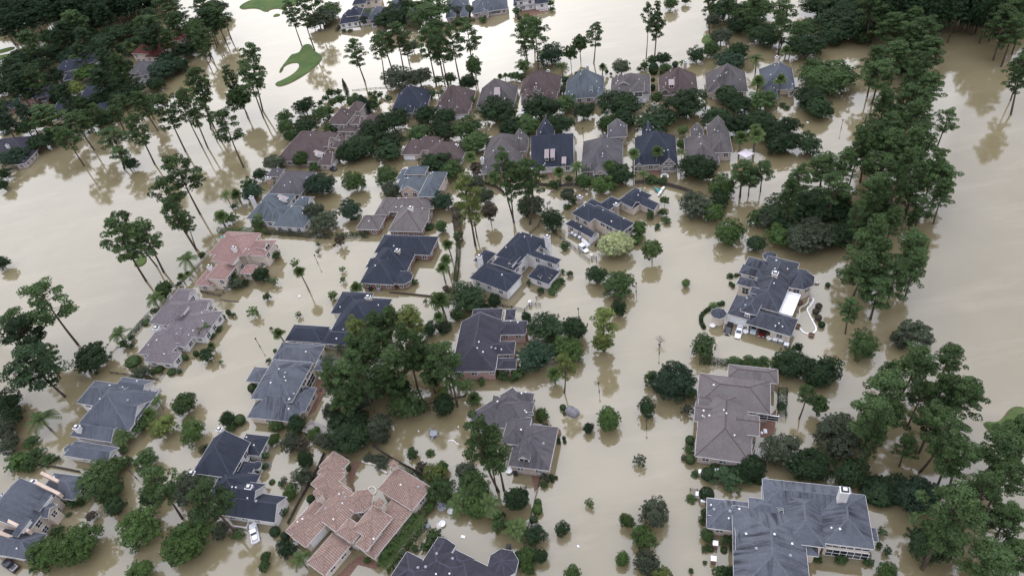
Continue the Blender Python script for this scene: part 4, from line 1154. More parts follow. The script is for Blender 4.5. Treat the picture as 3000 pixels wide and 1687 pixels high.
def frond_strip(mb, base, dirv, L, droop, wid, rng, seg=10):
    """one feather frond: rib with leaflets on both sides"""
    d = Vector(dirv); side = Vector((-d.y, d.x, 0)).normalized()
    pts = []
    for i in range(seg + 1):
        t = i / seg
        p = Vector(base) + d * (L * t) + Vector((0, 0, -droop * L * t * t))
        pts.append(p)
    for i in range(seg):
        a, b = pts[i], pts[i + 1]
        w = wid * (0.35 + 1.2 * (i + .5) / seg * (1.15 - (i + .5) / seg) * 2)
        for s in (-1, 1):
            for k in (0, .33, .66):
                q = a.lerp(b, k); q2 = a.lerp(b, k + .30)
                e = q.lerp(b, .9) + side * s * w + Vector((0, 0, -w * .45))
                mb.face([q, q2, e + d * .06, e])

def proto_palm(seed, H=9.0, nf=22, L=2.9, fan=False):
    rng = np.random.default_rng(seed)
    mt = MB(); ml = MB()
    bend = rng.normal(0, .25, 2)
    path = [np.array([bend[0] * (max(z, 0) / H) ** 2, bend[1] * (max(z, 0) / H) ** 2, z]) for z in np.linspace(-2, H, 8)]
    trunk_mb(mt, path, .24, .15)
    top = Vector(path[-1])
    for i in range(nf):
        a = i * 2.4 + rng.normal(0, .2)
        el = rng.uniform(-.35, 1.5) if fan else rng.uniform(-.15, 1.15)
        d = Vector((math.cos(a) * math.cos(el), math.sin(a) * math.cos(el), math.sin(el)))
        if not fan:
            frond_strip(ml, top, d, L * rng.uniform(.85, 1.1), rng.uniform(.35, .6), .55, rng)
        else:
            frond_strip(ml, top, d, L * rng.uniform(.7, 1.0), .16, .62, rng, 5)
    me = ml.mesh('crown', LEAF)
    at_ = me.attributes.new('tone', 'FLOAT', 'FACE')
    at_.data.foreach_set('value', rng.uniform(.1, 1.0, len(me.polygons)).astype(np.float32))
    return mt.mesh('trunk', BARKG), me, H, 2 * L * .85

def proto_rosette(seed, W=2.4, nf=34):
    rng = np.random.default_rng(seed)
    ml = MB()
    for i in range(nf):
        a = i * 2.4; el = rng.uniform(.05, 1.2)
        d = Vector((math.cos(a) * math.cos(el), math.sin(a) * math.cos(el), math.sin(el)))
        frond_strip(ml, (0, 0, .25), d, W * .55, .45, .2, rng, 4)
    me = ml.mesh('crown', LEAF)
    at_ = me.attributes.new('tone', 'FLOAT', 'FACE')
    at_.data.foreach_set('value', rng.uniform(.1, 1.0, len(me.polygons)).astype(np.float32))
    return None, me, W * .7, W

def proto_column(seed, W=2.6, H=9.0):
    rng = np.random.default_rng(seed)
    P, N = [], []
    for i in range(34):
        z = H * (i + .5) / 34; r = W / 2 * math.sin(math.pi * min(1, .16 + .84 * (i / 34)) ** .8) + .12
        for k in range(5):
            a = rng.uniform(0, 6.28)
            p, nn = clump_points(rng, np.array([math.cos(a) * r * .55, math.sin(a) * r * .55, z]), r * .6, 46, 1.3, .6)
            P.append(p); N.append(nn)
    lm = leaf_mesh('crown', np.concatenate(P), np.concatenate(N), .3, LEAF, rng, .4)
    mb = MB(); trunk_mb(mb, [np.array([0, 0, z]) for z in (-2, 1, H * .5)], .14, .06)
    return mb.mesh('trunk', BARKG), lm, H, W

def proto_dead(seed, W=5.0, H=5.5):
    rng = np.random.default_rng(seed)
    mb = MB(); mb2 = MB()
    trunk_mb(mb, [np.array([0, 0, z]) for z in (-2, 0, 1.6)], .16, .12)
    def br(p, d, L, r, lv):
        e = p + d * L
        mb2.tube(p, e, r, 4, 0, r * .6)
        if lv:
            for _ in range(3):
                nd = (d + Vector(rng.normal(0, .5, 3)) + Vector((0, 0, .15))).normalized()
                br(e, nd, L * rng.uniform(.6, .8), r * .6, lv - 1)
    for i in range(7):
        a = i * .9
        br(Vector((0, 0, 1.4)), Vector((math.cos(a) * .6, math.sin(a) * .6, .9)).normalized(), 1.5, .09, 3)
    return mb.mesh('trunk', BARKG), mb2.mesh('branch', BARKG), H, W

PR = {
    'p': [proto_pine(11 + i, 20, rs, lw, dn) for i, (rs, lw, dn) in enumerate(((3.5, .45, 1.0), (3.2, .38, 1.15), (3.8, .52, .95), (3.4, .42, 1.1), (3.6, .48, .85), (3.3, .40, 1.25)))],
    'P': [proto_pine(41 + i, 20, rs, lw, dn, True) for i, (rs, lw, dn) in enumerate(((4.2, .42, 1.5), (4.0, .38, 1.6), (4.4, .45, 1.45), (4.1, .35, 1.7)))],
    'o': [proto_oak(71 + i, 10, 8.0, .06, 66, .44, (0, .08, .14)[i % 3], (.28, .4, .52)[i % 3], 120) for i in range(9)],
    't': [proto_oak(91 + i, 8.0, 11.0, .25, 60, .46, .12, .3) for i in range(3)],
    'b': [proto_oak(111 + i, 4.0, 3.4, .04, 34, .30, .12, .45, 84) for i in range(6)],
    'a': [proto_oak(131 + i, 3.0, 3.2, .1, 16, .32, .2, .4, 34) for i in range(3)],
    's': [proto_ball(151), proto_ball(152)],
    'k': [proto_palm(161 + i) for i in range(3)],
    'f': [proto_palm(171 + i, 8.0, 46, 2.0, True) for i in range(3)],
    'y': [proto_rosette(181), proto_rosette(182)],
    'c': [proto_column(191)],
    'x': [proto_dead(201)],
}
TINT = {   # foliage reflectance
    'n': (.041, .066, .025), 'd': (.023, .039, .018), 'y': (.098, .122, .038), 'l': (.072, .104, .038), 'g': (.048, .058, .037),
    'b': (.064, .054, .040), 'm': (.048, .080, .025), 'v': (.025, .043, .026), 'w': (.25, .275, .14),
}
NAMES = {'p': ('pine_tree', 'pine'), 'P': ('pine_tree', 'pine'), 'o': ('broadleaf_tree', 'tree'), 't': ('broadleaf_tree', 'tree'), 'b': ('garden_shrub', 'shrub'), 'a': ('sapling', 'sapling'),
         's': ('clipped_shrub', 'shrub'), 'k': ('palm_tree', 'palm'), 'f': ('fan_palm', 'palm'), 'y': ('sago_palm', 'palm'), 'c': ('cypress_tree', 'cypress'), 'x': ('bare_tree', 'tree')}
TONEW = {'n': 'green', 'd': 'dark green', 'y': 'yellow green', 'l': 'light green', 'g': 'olive green', 'b': 'brownish', 'm': 'bright green', 'v': 'bluish dark green', 'w': 'pale cream green'}
PLANTS = []        # (root, kind, tint, size, base point, crown pixel)
ctr = {}

def plant(r, kind, tint, nums):
    i = ctr[kind] = ctr.get(kind, 0) + 1
    pr = PR[kind][i % len(PR[kind])]
    tm, cm, H0, W0 = pr
    rng = random.Random(i * 31 + ord(kind))
    if kind in 'pfk' and len(nums) == 5:              # top pixel, base pixel, crown width
        tx, ty, bx, by, w = nums
        base = at(r, bx, by, 0)
        nx, ny = nat(r, tx, ty)
        h = min(np.arange(3, 40, .25), key=lambda z: (project((base.x, base.y, z))[1] - ny) ** 2)
        h = float(h)
        pt = unproject(nx, ny, h)
        lean = Vector((pt.x - base.x, pt.y - base.y, 0))
        dep = depth_of((base.x, base.y, h * .8))
        wm = w / ZO[r][2] * dep / FOC
        cpx = nat(r, tx, ty)
    else:
        cx, cy, w = nums[:3]
        if (kind == 'P' and r in ('T0', 'M3', 'T3', 'L1', 'B3')) or (kind == 'o' and r in ('M3', 'T3')): w *= 1.22
        if kind == 'P' and r == 'L1' and len(nums) == 3: cy += 65; nums = [*nums, 17.5]
        nx, ny = nat(r, cx, cy)
        z = 1.0
        for _ in range(4):
            p = unproject(nx, ny, z)
            wm = w / ZO[r][2] * depth_of(p) / FOC
            if kind == 'P' or kind == 'p': h = nums[3] if len(nums) > 3 else 20 + rng.uniform(-2, 3); z = h * .70
            elif kind == 'o': h = min(wm * (nums[3] if len(nums) > 3 else .80) + .6, 3.9 + .29 * wm); z = h * .50
            elif kind == 't': h = wm * (nums[3] if len(nums) > 3 else 1.4); z = h * .60
            elif kind == 'b': h = wm * (nums[3] if len(nums) > 3 else .85); z = h * .42
            elif kind == 'a': h = wm * (nums[3] if len(nums) > 3 else 1.0); z = h * .5
            elif kind == 's': h = wm * (nums[3] if len(nums) > 3 else .9); z = h * .4
            elif kind in 'kf': h = nums[3] if len(nums) > 3 else 5.0; z = h * .95
            elif kind == 'y': h = wm * .7; z = h * .4
            elif kind == 'c': h = nums[3] if len(nums) > 3 else 7.0; z = h * .5
            else: h = wm; z = h * .5
        base = Vector((p.x, p.y, 0)); lean = Vector((0, 0, 0))
        cpx = (nx, ny)
    nm, cat = NAMES[kind]
    root = empty(nm, base, None, cat)
    sxy, sz = wm / W0, h / H0
    if kind in 'kf':
        sxy_c = wm / W0
    rz = rng.uniform(0, 6.28)
    sh = Matrix.Identity(4)
    sh[0][2], sh[1][2] = lean.x / h, lean.y / h
    rot = Matrix.Rotation(rz, 4, 'Z')
    def put(name, me, S):
        o = link(name, me, root)
        o.matrix_local = sh @ rot @ S
        o.color = (*TINT[tint], 1)
        return o
    if kind in 'kf':
        if tm: put('trunk', tm, Matrix.Diagonal((sxy, sxy, sz, 1)))
        S = Matrix.Translation((0, 0, h - H0 * sxy)) @ Matrix.Diagonal((sxy, sxy, sxy, 1))
        put('crown', cm, S)
    else:
        k = sxy if kind not in 'pP' else max(.7, min(sxy, 1.3))
        if tm: put('trunk', tm, Matrix.Diagonal((k, k, sz, 1)))
        put('crown' if kind != 'x' else 'branch', cm, Matrix.Diagonal((sxy, sxy, sz, 1)))
    PLANTS.append((root, kind, tint, wm, h, base, cpx))
    return root

def plants(r, text):
    for item in text.replace('\n', ';').split(';'):
        t = item.split()
        if not t: continue
        kind, tint = t[0][0], (t[0][1] if len(t[0]) > 1 else 'n')
        if kind in 'fk' and tint == 'n': tint = 'l'
        if kind == 'o' and tint == 'n' and (ctr.get('o', 0) * 7) % 3 == 0: tint = 'd'
        plant(r, kind, tint, [float(v) for v in t[1:]])

def wood(name, r, spots, label, seed):
    """a far-off wood that reads as one dark mass: many crowns and trunks in one object"""
    rng = np.random.default_rng(seed)
    Vs, Ts = [], []
    o = None
    tr = MB()
    for (x, y, w, kind) in spots:
        tm, cm, H0, W0 = PR[kind][int(rng.integers(len(PR[kind])))]
        n = len(cm.polygons)
        co = np.empty(n * 12, dtype=np.float32); cm.vertices.foreach_get('co', co); co = co.reshape(n, 4, 3)
        tone = np.empty(n, dtype=np.float32); cm.attributes['tone'].data.foreach_get('value', tone)
        pick = rng.choice(n, int(n * .3), replace=False)
        co, tone = co[pick], tone[pick]
        c = co.mean(axis=1, keepdims=True); co = c + (co - c) * 1.7
        h = (20 + rng.uniform(-3, 4)) if kind == 'P' else 14 + rng.uniform(-2, 3)
        nx, ny = nat(r, x, y)
        p = unproject(nx, ny, h * .65)
        wm = w / ZO[r][2] * depth_of(p) / FOC
        a = rng.uniform(0, 6.28); sx, sz = wm / W0, h / H0
        X = co[..., 0] * math.cos(a) - co[..., 1] * math.sin(a); Y = co[..., 0] * math.sin(a) + co[..., 1] * math.cos(a)
        if o is None: o = Vector((p.x, p.y, 0))
        Vs.append(np.stack([X * sx + p.x - o.x, Y * sx + p.y - o.y, co[..., 2] * sz], axis=-1)); Ts.append(tone * rng.uniform(.6, 1.1))
        tr.tube((p.x - o.x, p.y - o.y, -2), (p.x - o.x, p.y - o.y, h * .8), .35, 5, 0, .1)
    V = np.concatenate(Vs); T = np.concatenate(Ts); n = len(T)
    nv0 = len(tr.v); nf0 = len(tr.f)
    faces = [tuple(f) for f in tr.f]
    me = bpy.data.meshes.new(name)
    allv = np.concatenate([np.array(tr.v, dtype=np.float32), V.reshape(-1, 3).astype(np.float32)])
    loops = [i for f in faces for i in f] ; tot = [len(f) for f in faces]
    lv = np.concatenate([np.array(loops, dtype=np.int32), np.arange(nv0, nv0 + 4 * n, dtype=np.int32)])
    lt = np.concatenate([np.array(tot, dtype=np.int32), np.full(n, 4, dtype=np.int32)])
    ls = np.concatenate([[0], np.cumsum(lt)[:-1]]).astype(np.int32)
    me.vertices.add(len(allv)); me.loops.add(len(lv)); me.polygons.add(len(lt))
    me.vertices.foreach_set('co', allv.ravel()); me.loops.foreach_set('vertex_index', lv)
    me.polygons.foreach_set('loop_start', ls); me.polygons.foreach_set('loop_total', lt)
    at_ = me.attributes.new('tone', 'FLOAT', 'FACE')
    at_.data.foreach_set('value', np.concatenate([np.full(nf0, .4), T]).astype(np.float32))
    me.materials.append(LEAF); me.materials.append(BARK)
    me.polygons.foreach_set('material_index', np.concatenate([np.ones(nf0), np.zeros(n)]).astype(np.int32))
    me.update(calc_edges=True)
    ob = link(name, me, None, o)
    ob.color = (.022, .040, .019, 1)
    return tag(ob, label, 'woodland', kind='stuff')

plants('T0', """
P 1400 230 240;P 1600 75 270;P 1680 220 190;P 1560 360 150;P 1900 50 190;od 2020 90 260;od 1990 210 230;P 1890 300 180;P 1870 390 120;on 1325 480 140;od 1780 470 250;ov 1560 650 300
od 1100 320 260;od 960 400 230;od 840 330 170;P 700 230 230;od 620 380 250;od 700 500 210;od 540 510 190;P 280 420 230;od 200 540 230;od 330 650 260;od 70 650 250;od 60 830 210;P 350 810 230;od 500 740 210
ol 720 580 170;om 820 690 240;on 1080 660 180;ov 1040 580 150 .5;ov 1200 612 110 .5;on 1110 790 210;on 960 810 230;oy 720 850 160;on 640 850 170;od 1240 860 270;P 1340 960 170;od 1130 960 230;on 930 950 200
p 1060 1000 1170 1230 170;on 720 1000 220;P 720 1150 240;P 430 1080 330;on 250 1210 210;on 400 1340 250;on 560 1260 220;P 640 1330 190;on 45 1190 170;on 690 1080 150;on 850 1170 160;on 940 1090 150
p 1150 890 1250 1095 170;p 1330 900 1455 1130 170;p 870 990 990 1230 150;p 790 1050 880 1260 150;P 1950 180 150;on 1480 800 160;b 1440 800 110 .6;f 1215 450 110 6
p 1830 690 2020 1205 250;p 1790 830 1960 1395 200;p 1740 870 1905 1385 200;p 1550 915 1750 1430 270;p 1940 975 2050 1340 150;p 2130 625 2330 1075 160;p 2320 620 2485 1110 300;t 2260 940 220 1.5
p 2420 465 2480 1050 260;p 1040 1195 1165 1510 330;p 1280 1100 1460 1550 250;p 2120 1045 2300 1580 320;p 1890 690 1990 1220 200;p 2090 80 2185 380 170;p 1920 290 1990 570 160;p 1160 70 1240 225 120
od 1600 560 200;od 1700 620 180;od 150 830 180;od 560 930 160;od 1060 900 200;oy 700 820 120;on 520 900 140;on 1420 960 160;on 1010 1140 170
""")
# dense wood across the top left corner
_r = random.Random(5)
sp = []
for row, yy in enumerate((-250, -190, -120, -60, 0, 60, 120)):
    for k in range(17):
        xx = -100 + k * 94 + (row % 2) * 50 + _r.uniform(-25, 25)
        if yy > 30 and xx > 1350: continue
        if yy > 100 and xx > 1000: continue
        sp.append((xx, yy + _r.uniform(-15, 15), _r.uniform(160, 215), 'P' if _r.random() < .65 else 'o'))
for (xx, yy) in ((30, 170), (110, 200), (210, 170), (330, 190), (430, 160), (60, 280), (20, 240), (160, 250), (250, 240), (1480, 20), (1300, 30), (1200, 60), (1060, 100), (1120, 20), (1000, 150), (880, 130)):
    sp.append((xx, yy, 200, 'P'))
wood('dense_wood', 'T0', sp, 'dark dense wood filling the top left corner', 3)
n_, tries = 0, 0
spots = []
while n_ < 48 and tries < 900:
    tries += 1
    xx, yy = _r.uniform(-40, 2080), _r.uniform(150, 1360)
    if yy > 1330 - xx * .52 or (yy < 330 and 860 < xx < 1260) or (yy < 480 and xx < 420) : continue
    nx, ny = nat('T0', xx, yy)
    if any(abs(nx - l[1][0]) < 66 and -26 < ny - l[1][1] < 52 for l in LAND): continue
    if any((xx - a) ** 2 + (yy - b) ** 2 < 70 ** 2 for a, b in spots): continue
    spots.append((xx, yy)); n_ += 1
    plant('T0', 'P' if _r.random() < .5 else 'o', _r.choice('dddnv'), [xx, yy, _r.uniform(150, 210)])
plants('M0', """
ov 150 130 260;od 40 300 130;od 30 400 110
p 1680 155 1890 670 400;p 1560 330 1755 845 270;p 1750 480 1855 1010 240;p 1790 690 1845 980 150;p 1120 720 1380 1300 340;p 1200 618 1480 1160 240;p 1390 755 1545 1215 330;on 1235 200 140;p 1140 60 1175 250 200
od 20 1130 140;t 1550 1360 140 1.1;ov 2380 470 190;k 2130 490 115 7;f 2080 700 140 4;f 2235 480 120 4;k 1775 1090 200 5;f 1710 1265 85 3;f 1772 1232 60 2.5;k 2440 690 120 4;b 2180 720 120;b 2440 760 130;b 2210 600 60;b 2350 410 150;f 2190 1260 110 3;bg 2220 1330 140 .7;bd 2320 1320 70;od 2465 1245 140;bm 2550 1050 50;b 1910 1060 70;b 1690 1330 50
""")
plants('T1', """
p 300 0 432 432 160;p 430 20 552 472 190;p 910 372 1027 772 220;p 1100 345 1215 790 210;p 1200 310 1285 660 210;p 1320 235 1395 670 300;p 1420 400 1447 605 150;p 1620 280 1700 800 250;p 1740 270 1762 712 200
p 1800 330 1810 805 270;p 1860 250 1925 780 220;p 1990 222 2040 700 270;t 2060 640 150 2.0;P 540 50 230;on 700 100 230;og 620 180 280;b 540 225 130;on 1290 180 350 1.0;on 1640 110 420 1.0;on 1680 265 210;on 1380 60 160
og 1340 745 310;og 1540 735 230;og 1480 440 120;on 1830 745 120;b 1720 765 90;c 840 825 45 9;cv 1010 985 130 9;b 705 885 85;b 775 880 75;b 660 935 70;b 610 980 65;b 720 980 85;b 795 950 105;b 1080 895 55;b 1125 880 45;b 1172 900 65;b 1110 1000 130;on 920 965 125;y 1240 915 90;y 930 890 80;b 1120 940 90
on 460 1010 200;on 270 1110 140;on 280 1200 160;on 470 1200 250;on 620 1080 180;on 340 1290 150;od 1290 1145 310;od 1610 1090 230;od 1780 1110 200;od 1100 1240 230;od 1260 1335 270;on 1540 1270 230;od 1760 1240 240;on 1990 1215 270;on 2070 1350 270;od 980 1380 280;od 2280 1050 350;od 2430 1210 270;b 2030 960 100;on 2000 790 190;b 680 1060 110 .7;b 720 1215 150 .8;b 1760 890 75;b 1930 900 60;b 1670 900 90
od 2520 640 100;f 2300 725 60 2;f 2350 715 55 2;f 2400 715 55 2;b 2450 730 90
""")
plants('TZ', """
k 690 40 90 7;k 450 130 90 9;og 400 230 110;oy 2200 180 60;og 1440 125 110;og 1570 120 120;b 1740 160 90;b 2100 140 100;b 2215 175 50;bm 1720 225 100 .5;b 2490 110 60;b 2470 50 90;og 2130 210 60;o 860 150 160;o 900 60 130;o 1000 80 140;b 180 345 60 .5;b 250 345 60 .5;b 1480 240 170 .4
p 2240 205 2300 560 320
""")
plants('T2', """
p 190 185 250 705 260;p 110 190 150 600 220;p 130 440 150 610 150;p 810 228 772 600 180;p 1290 32 1265 560 140;p 1390 130 1345 535 180;p 1400 30 1350 520 130;ov 370 520 280 1.0;t 550 510 110 1.9;t 640 430 150 1.6;k 115 600 150 6;k 470 630 130 5;f 850 640 80 4;og 1030 640 170;b 1330 580 110;on 1430 560 130;od 1740 525 170;on 1880 470 170 1.2;ov 2050 580 280 .5;od 2130 490 210;k 2310 560 150 6;b 1250 630 90;k 1605 590 80 4
sd 1335 655 95 1.3;sd 1540 610 62;sd 1330 755 42;sd 1330 830 48 1.4;t 1362 930 115 1.2;b 1415 690 55;b 1450 640 110 .5;b 895 690 35 1.8;b 932 702 32;b 605 697 34;b 1205 660 55;b 500 770 90;og 480 850 70;b 90 740 90;b 30 730 90
od 270 1030 340;on 500 990 210;od 670 1055 190;on 1010 990 370;od 1630 990 400;od 2030 900 230;od 2140 990 250;on 2350 960 270;on 900 1170 180;on 1060 1130 210;od 1350 1150 370;od 1920 1120 270;od 2140 1190 260;od 2300 1160 240;on 130 1190 270;od 450 1180 260;tl 1615 1230 100 1.2;bm 1590 1365 90;od 2490 1380 180;od 2430 1250 180
f 2320 770 130 7;f 2155 1310 140 7;f 2300 1280 150 8;b 1840 890 90 .4;b 1700 1010 60;b 750 1010 70
on 2000 100 290 1.1;on 2200 150 310 1.1;od 2350 310 300 1.0;on 2130 250 210;P 2300 60 220;od 2450 380 210;og 1970 350 190;og 1900 200 150;on 1500 40 140 .7;P 1880 20 150;P 2060 10 180;b 1640 15 80
""")
plants('T3', """
p 310 0 255 525 260;p 350 120 288 430 200;on 500 290 220;on 520 440 280;k 385 370 120 8;f 330 480 110 5;b 560 600 100;on 610 690 260 1.1;on 760 740 380 1.0;on 620 1010 230;od 560 930 240;t 560 880 120 1.6;b 720 1060 110
on 60 80 240;od 850 220 330 1.1;od 1000 270 300 1.1;od 760 330 230;P 1150 100 290;od 640 60 260 1.1;od 780 90 260;od 930 80 280;od 1060 50 240;b 1050 380 130;b 620 215 90;b 2240 235 60
P 1360 240 260 17;P 1540 195 190 17;P 1500 330 250 17;P 1660 300 270 17;P 1700 480 290 17;P 1390 520 270 17;P 1180 560 210;p 1200 580 1140 985 360;P 1590 620 210 16;P 1530 760 190;P 1700 830 270 17;P 1480 930 250 17;P 1620 980 210 16;P 1240 1090 210;P 1540 1130 290;p 1880 1030 1745 1420 230;P 1320 1230 270;P 1150 1310 310;P 1560 1330 290;P 1310 1410 270;P 1010 1400 180;od 1450 640 180;od 1560 460 190;od 1420 1080 190
P 2460 100 320;P 2400 250 270;p 2500 560 2450 1085 270;p 2450 150 2360 630 260;p 2480 160 2460 520 220;P 2570 640 180;od 2350 150 180
od 110 1160 200;od 220 1240 230;od 365 1190 150 1.1;od 320 1350 210;on 540 1370 200;f 45 1240 130 8;y 300 980 80;y 340 1010 70;f 285 760 120 8;k 70 800 120 5;b 445 1290 60
""")
sp = []
for row, yy in enumerate((-170, -110, -60, 0, 50, 100)):
    for k in range(15):
        xx = 1200 + k * 100 + (row % 2) * 45 + _r.uniform(-20, 20)
        if yy > 80 and xx > 2350: continue
        sp.append((xx, yy + _r.uniform(-12, 12), _r.uniform(180, 230), 'P' if _r.random() < .4 else 'o'))
wood('dense_wood', 'T3', sp, 'dark dense wood along the top right edge', 4)
plants('M3', """
P 700 240 290 16;p 770 260 705 745 320;P 450 340 210;P 380 480 190;P 900 210 210;P 1110 50 260;P 1230 230 330 17;P 1530 70 250;P 1500 190 280;P 1560 330 220;P 1760 180 190;P 1800 330 310 16;P 1820 480 200 16;P 1180 430 310 17;P 1370 430 210;P 1160 590 190;p 980 545 935 1050 180;p 1600 510 1535 850 260;P 1350 730 190 15;P 1180 860 250;P 1110 980 320 17;P 1020 1200 360 17;P 1500 980 300 17;P 1560 1150 230 17;P 1370 1270 330 16;P 1230 1060 240
od 330 660 340;og 180 700 190;og 540 880 370 .9;om 280 880 200;on 50 950 130;od 560 560 260;od 640 650 240;od 820 620 250;od 880 850 230;od 1050 760 260;od 1230 660 230;od 760 880 220;od 700 560 240;p 860 380 815 700 220
p 1480 400 1440 745 180;p 1530 640 1480 860 130
""")
plants('M2', """
p 150 160 168 765 320;p 60 230 15 740 230;p 190 250 215 560 190;p 2240 180 2150 510 270;P 2370 260 220 12;P 2250 330 200 10;od 1750 240 340 .8;om 1990 420 260;og 1740 590 310 .7;om 1900 660 200;od 1960 540 180;om 2055 850 275 1.0;ow 980 960 315 .95;tl 1320 1010 190 1.3;on 800 1250 190;on 1010 1335 295 .9;ol 1640 1320 80;ov 2300 950 160;od 380 725 225 1.0;og 180 600 240;tg 530 490 150 1.1;on 1030 300 250 .9;om 860 400 200;on 670 360 150 1.1;b 400 400 110;om 1200 810 150;bm 1180 910 130 .5;t 1440 540 85 1.2;b 1420 660 80;b 1310 680 90;b 1380 780 48;b 1360 800 32;b 1455 730 90 .5;b 545 1235 62;b 480 1210 45;b 478 1300 55;y 2060 1240 80;s 2115 1240 36;s 2148 1232 34;s 2062 1320 38;s 2085 1340 42;s 1360 805 30
f 1140 110 120 8;f 1365 85 115 8;f 450 280 120 5;k 600 230 150 6;k 1240 290 110 4;k 1600 90 90 10;b 1310 345 120 .5;b 1420 360 110 .5;b 500 970 100 .6;b 580 540 90 .6;b 520 600 70 .5;b 2300 720 160;b 540 340 70;om 930 240 180
b 410 1340 110 .4;b 380 1400 90 .4;b 270 1390 60;b 440 1310 90 .5;b 160 1320 50
""")
plants('M1', """
py 1960 310 2070 965 320;py 2060 560 2085 890 190;p 2390 105 2435 745 270;p 2500 170 2560 700 260;ov 600 395 290;om 930 370 225 .9;on 1230 320 230;og 1280 450 160;ov 890 640 230 1.0;og 650 745 250;og 540 650 200;og 440 680 150;ov 1760 550 200 1.1;on 1750 790 120;od 1700 190 290 .5;bb 1905 720 110;tb 2200 650 160 1.5;on 1850 250 210;og 2150 500 180;og 2060 380 170
f 1815 960 115 7;f 1790 1100 115 7;f 1755 1190 125 6;f 940 1365 130 4;f 2020 140 120 7;f 2230 320 130 3;f 420 1215 115 9;al 370 1140 95;a 585 955 48;a 585 1025 48;al 815 1190 62;a 820 1290 62;a 165 1310 90;al 725 1430 85;ab 790 930 120;od 50 1250 140;b 170 400 60;on 430 150 170 .8;og 170 190 200 .6;od 40 300 130;od 870 100 240;od 1010 60 230;od 1250 75 270;bb 1800 1380 80;b 1910 880 100;bb 1900 620 110;b 1490 1310 80 .5;b 190 985 40 1.4;b 150 1030 60 .6;b 190 1060 90;b 1640 790 90 .4;b 560 230 110;b 1510 1090 60 .4;on 2560 600 200;bb 2080 250 130
""")
plants('L0', """
p 380 25 738 578 500;p 90 280 440 700 390;pd 250 330 500 760 380;pd 300 610 615 1068 520;p 480 640 570 900 240;od 870 710 345 .75;od 70 1130 270;og 50 1370 220;od 120 1250 200;k 1440 150 170 6;k 1120 480 190 6;k 390 1290 250 5;k 1920 410 160 4;t 1550 70 150 1.1;bd 1955 690 140 .9;a 2080 745 52;s 2380 990 85 1.1;al 2385 275 115;a 2520 130 75;og 1335 850 170 .6;f 1400 1235 150 3;b 1290 1350 210 .7;k 1485 1105 120 4;f 2000 590 80 2.5;s 1255 738 150 .5
on 1740 1140 220;oy 1545 1360 225;om 1815 1400 235;od 2150 1285 150 .8;s 2260 1290 115 .9;b 2180 1370 90;s 1440 830 60 .6;s 1500 810 90 .5;s 1620 835 90 .4;s 1690 830 50;s 1750 700 55 1.4;s 1850 665 55 1.3;s 1945 640 60;s 2105 320 45 1.3;s 2155 275 50 1.3;b 2060 430 80 .4;b 2000 500 80 .4;b 1170 580 90;b 1250 590 60;b 1460 270 70;s 1380 370 80 .4;b 1240 520 60;b 1550 130 80;b 2200 300 50;b 910 845 40 .6
""")
plants('L1', """
Py 980 400 230;P 1130 370 250;P 1290 300 190;Py 1470 300 260;P 1130 490 240;P 920 560 190;P 1300 690 290;P 950 700 270;P 720 850 210;P 880 830 310;p 1010 800 1142 1280 230;P 830 1100 270 13;p 830 1040 908 1275 200;P 1560 700 290 16;P 1540 560 200;P 1750 640 250;p 1790 560 1902 1160 320;p 1640 740 1692 1040 230;p 1420 380 1530 1010 260;od 1690 900 160;P 1100 600 230;P 1200 850 210
on 1425 1150 310 .95;od 1775 1150 220 1.05;on 1390 990 150;od 1995 140 340 .5;od 2250 170 130 1.1;sd 2140 250 155 .45;od 1640 440 150;og 1760 400 120;b 1900 310 130;og 710 1210 170;on 900 1310 280;od 830 1400 290;og 1160 1350 240;tg 740 980 160;on 385 1340 190;on 190 1350 120;b 2330 870 120 .9;b 2480 850 140 .8;b 2420 910 60;k 1890 960 130 3;k 2010 960 140 3;f 2050 1080 140 2;b 2130 930 70;oy 1760 1030 110 .7;bv 1770 420 130 .5;od 1290 960 200;og 1120 1000 220;og 1000 1100 230;od 760 1310 170
f 1745 170 200 7;f 1720 320 120 4;f 225 475 120 6;kg 700 730 190 4;kg 790 610 120 3;a 100 125 68;a 400 300 62;a 145 430 42;a 10 280 35;al 725 130 85;bg 1800 420 120 .4;a 1600 170 50;s 180 635 40;b 120 730 50
""")
plants('L2', """
od 340 420 330 .85;od 590 430 240 .9;ov 220 690 340 .85;om 520 630 280 1.0;py 545 640 495 1030 230;f 395 860 150 4;b 60 850 120;od 140 330 100 1.2;py 890 235 870 640 280;ty 850 560 190 1.0;od 1010 240 150 1.1;on 1810 600 230 .9;ov 1530 930 410 .75;on 1270 1180 170 1.0;om 1310 895 120 1.1;om 910 1290 230 .85;od 720 1370 105;s 480 1170 65;s 495 1225 36;ag 1650 1200 110;om 280 1240 130;y 2100 720 140;y 2240 710 140;y 2375 720 140;y 2160 740 110;y 2310 740 120;oy 2510 770 150;x 1400 540 110;sd 320 1385 110 .7;b 1690 1050 120;kl 1905 200 90 1.5;b 1680 1030 80 1.2
""")
for (xx, yy) in ((1810, 410), (1798, 387), (1786, 362), (1784, 335), (1786, 308), (1800, 283), (1824, 262), (1846, 245), (1872, 230)):
    plant('L2', 's', 'd', [xx, yy, 44, .7])
for (xx, yy) in ((1900, 215), (1950, 195), (1985, 185)):
    plant('L2', 's', 'd', [xx, yy, 50, .7])
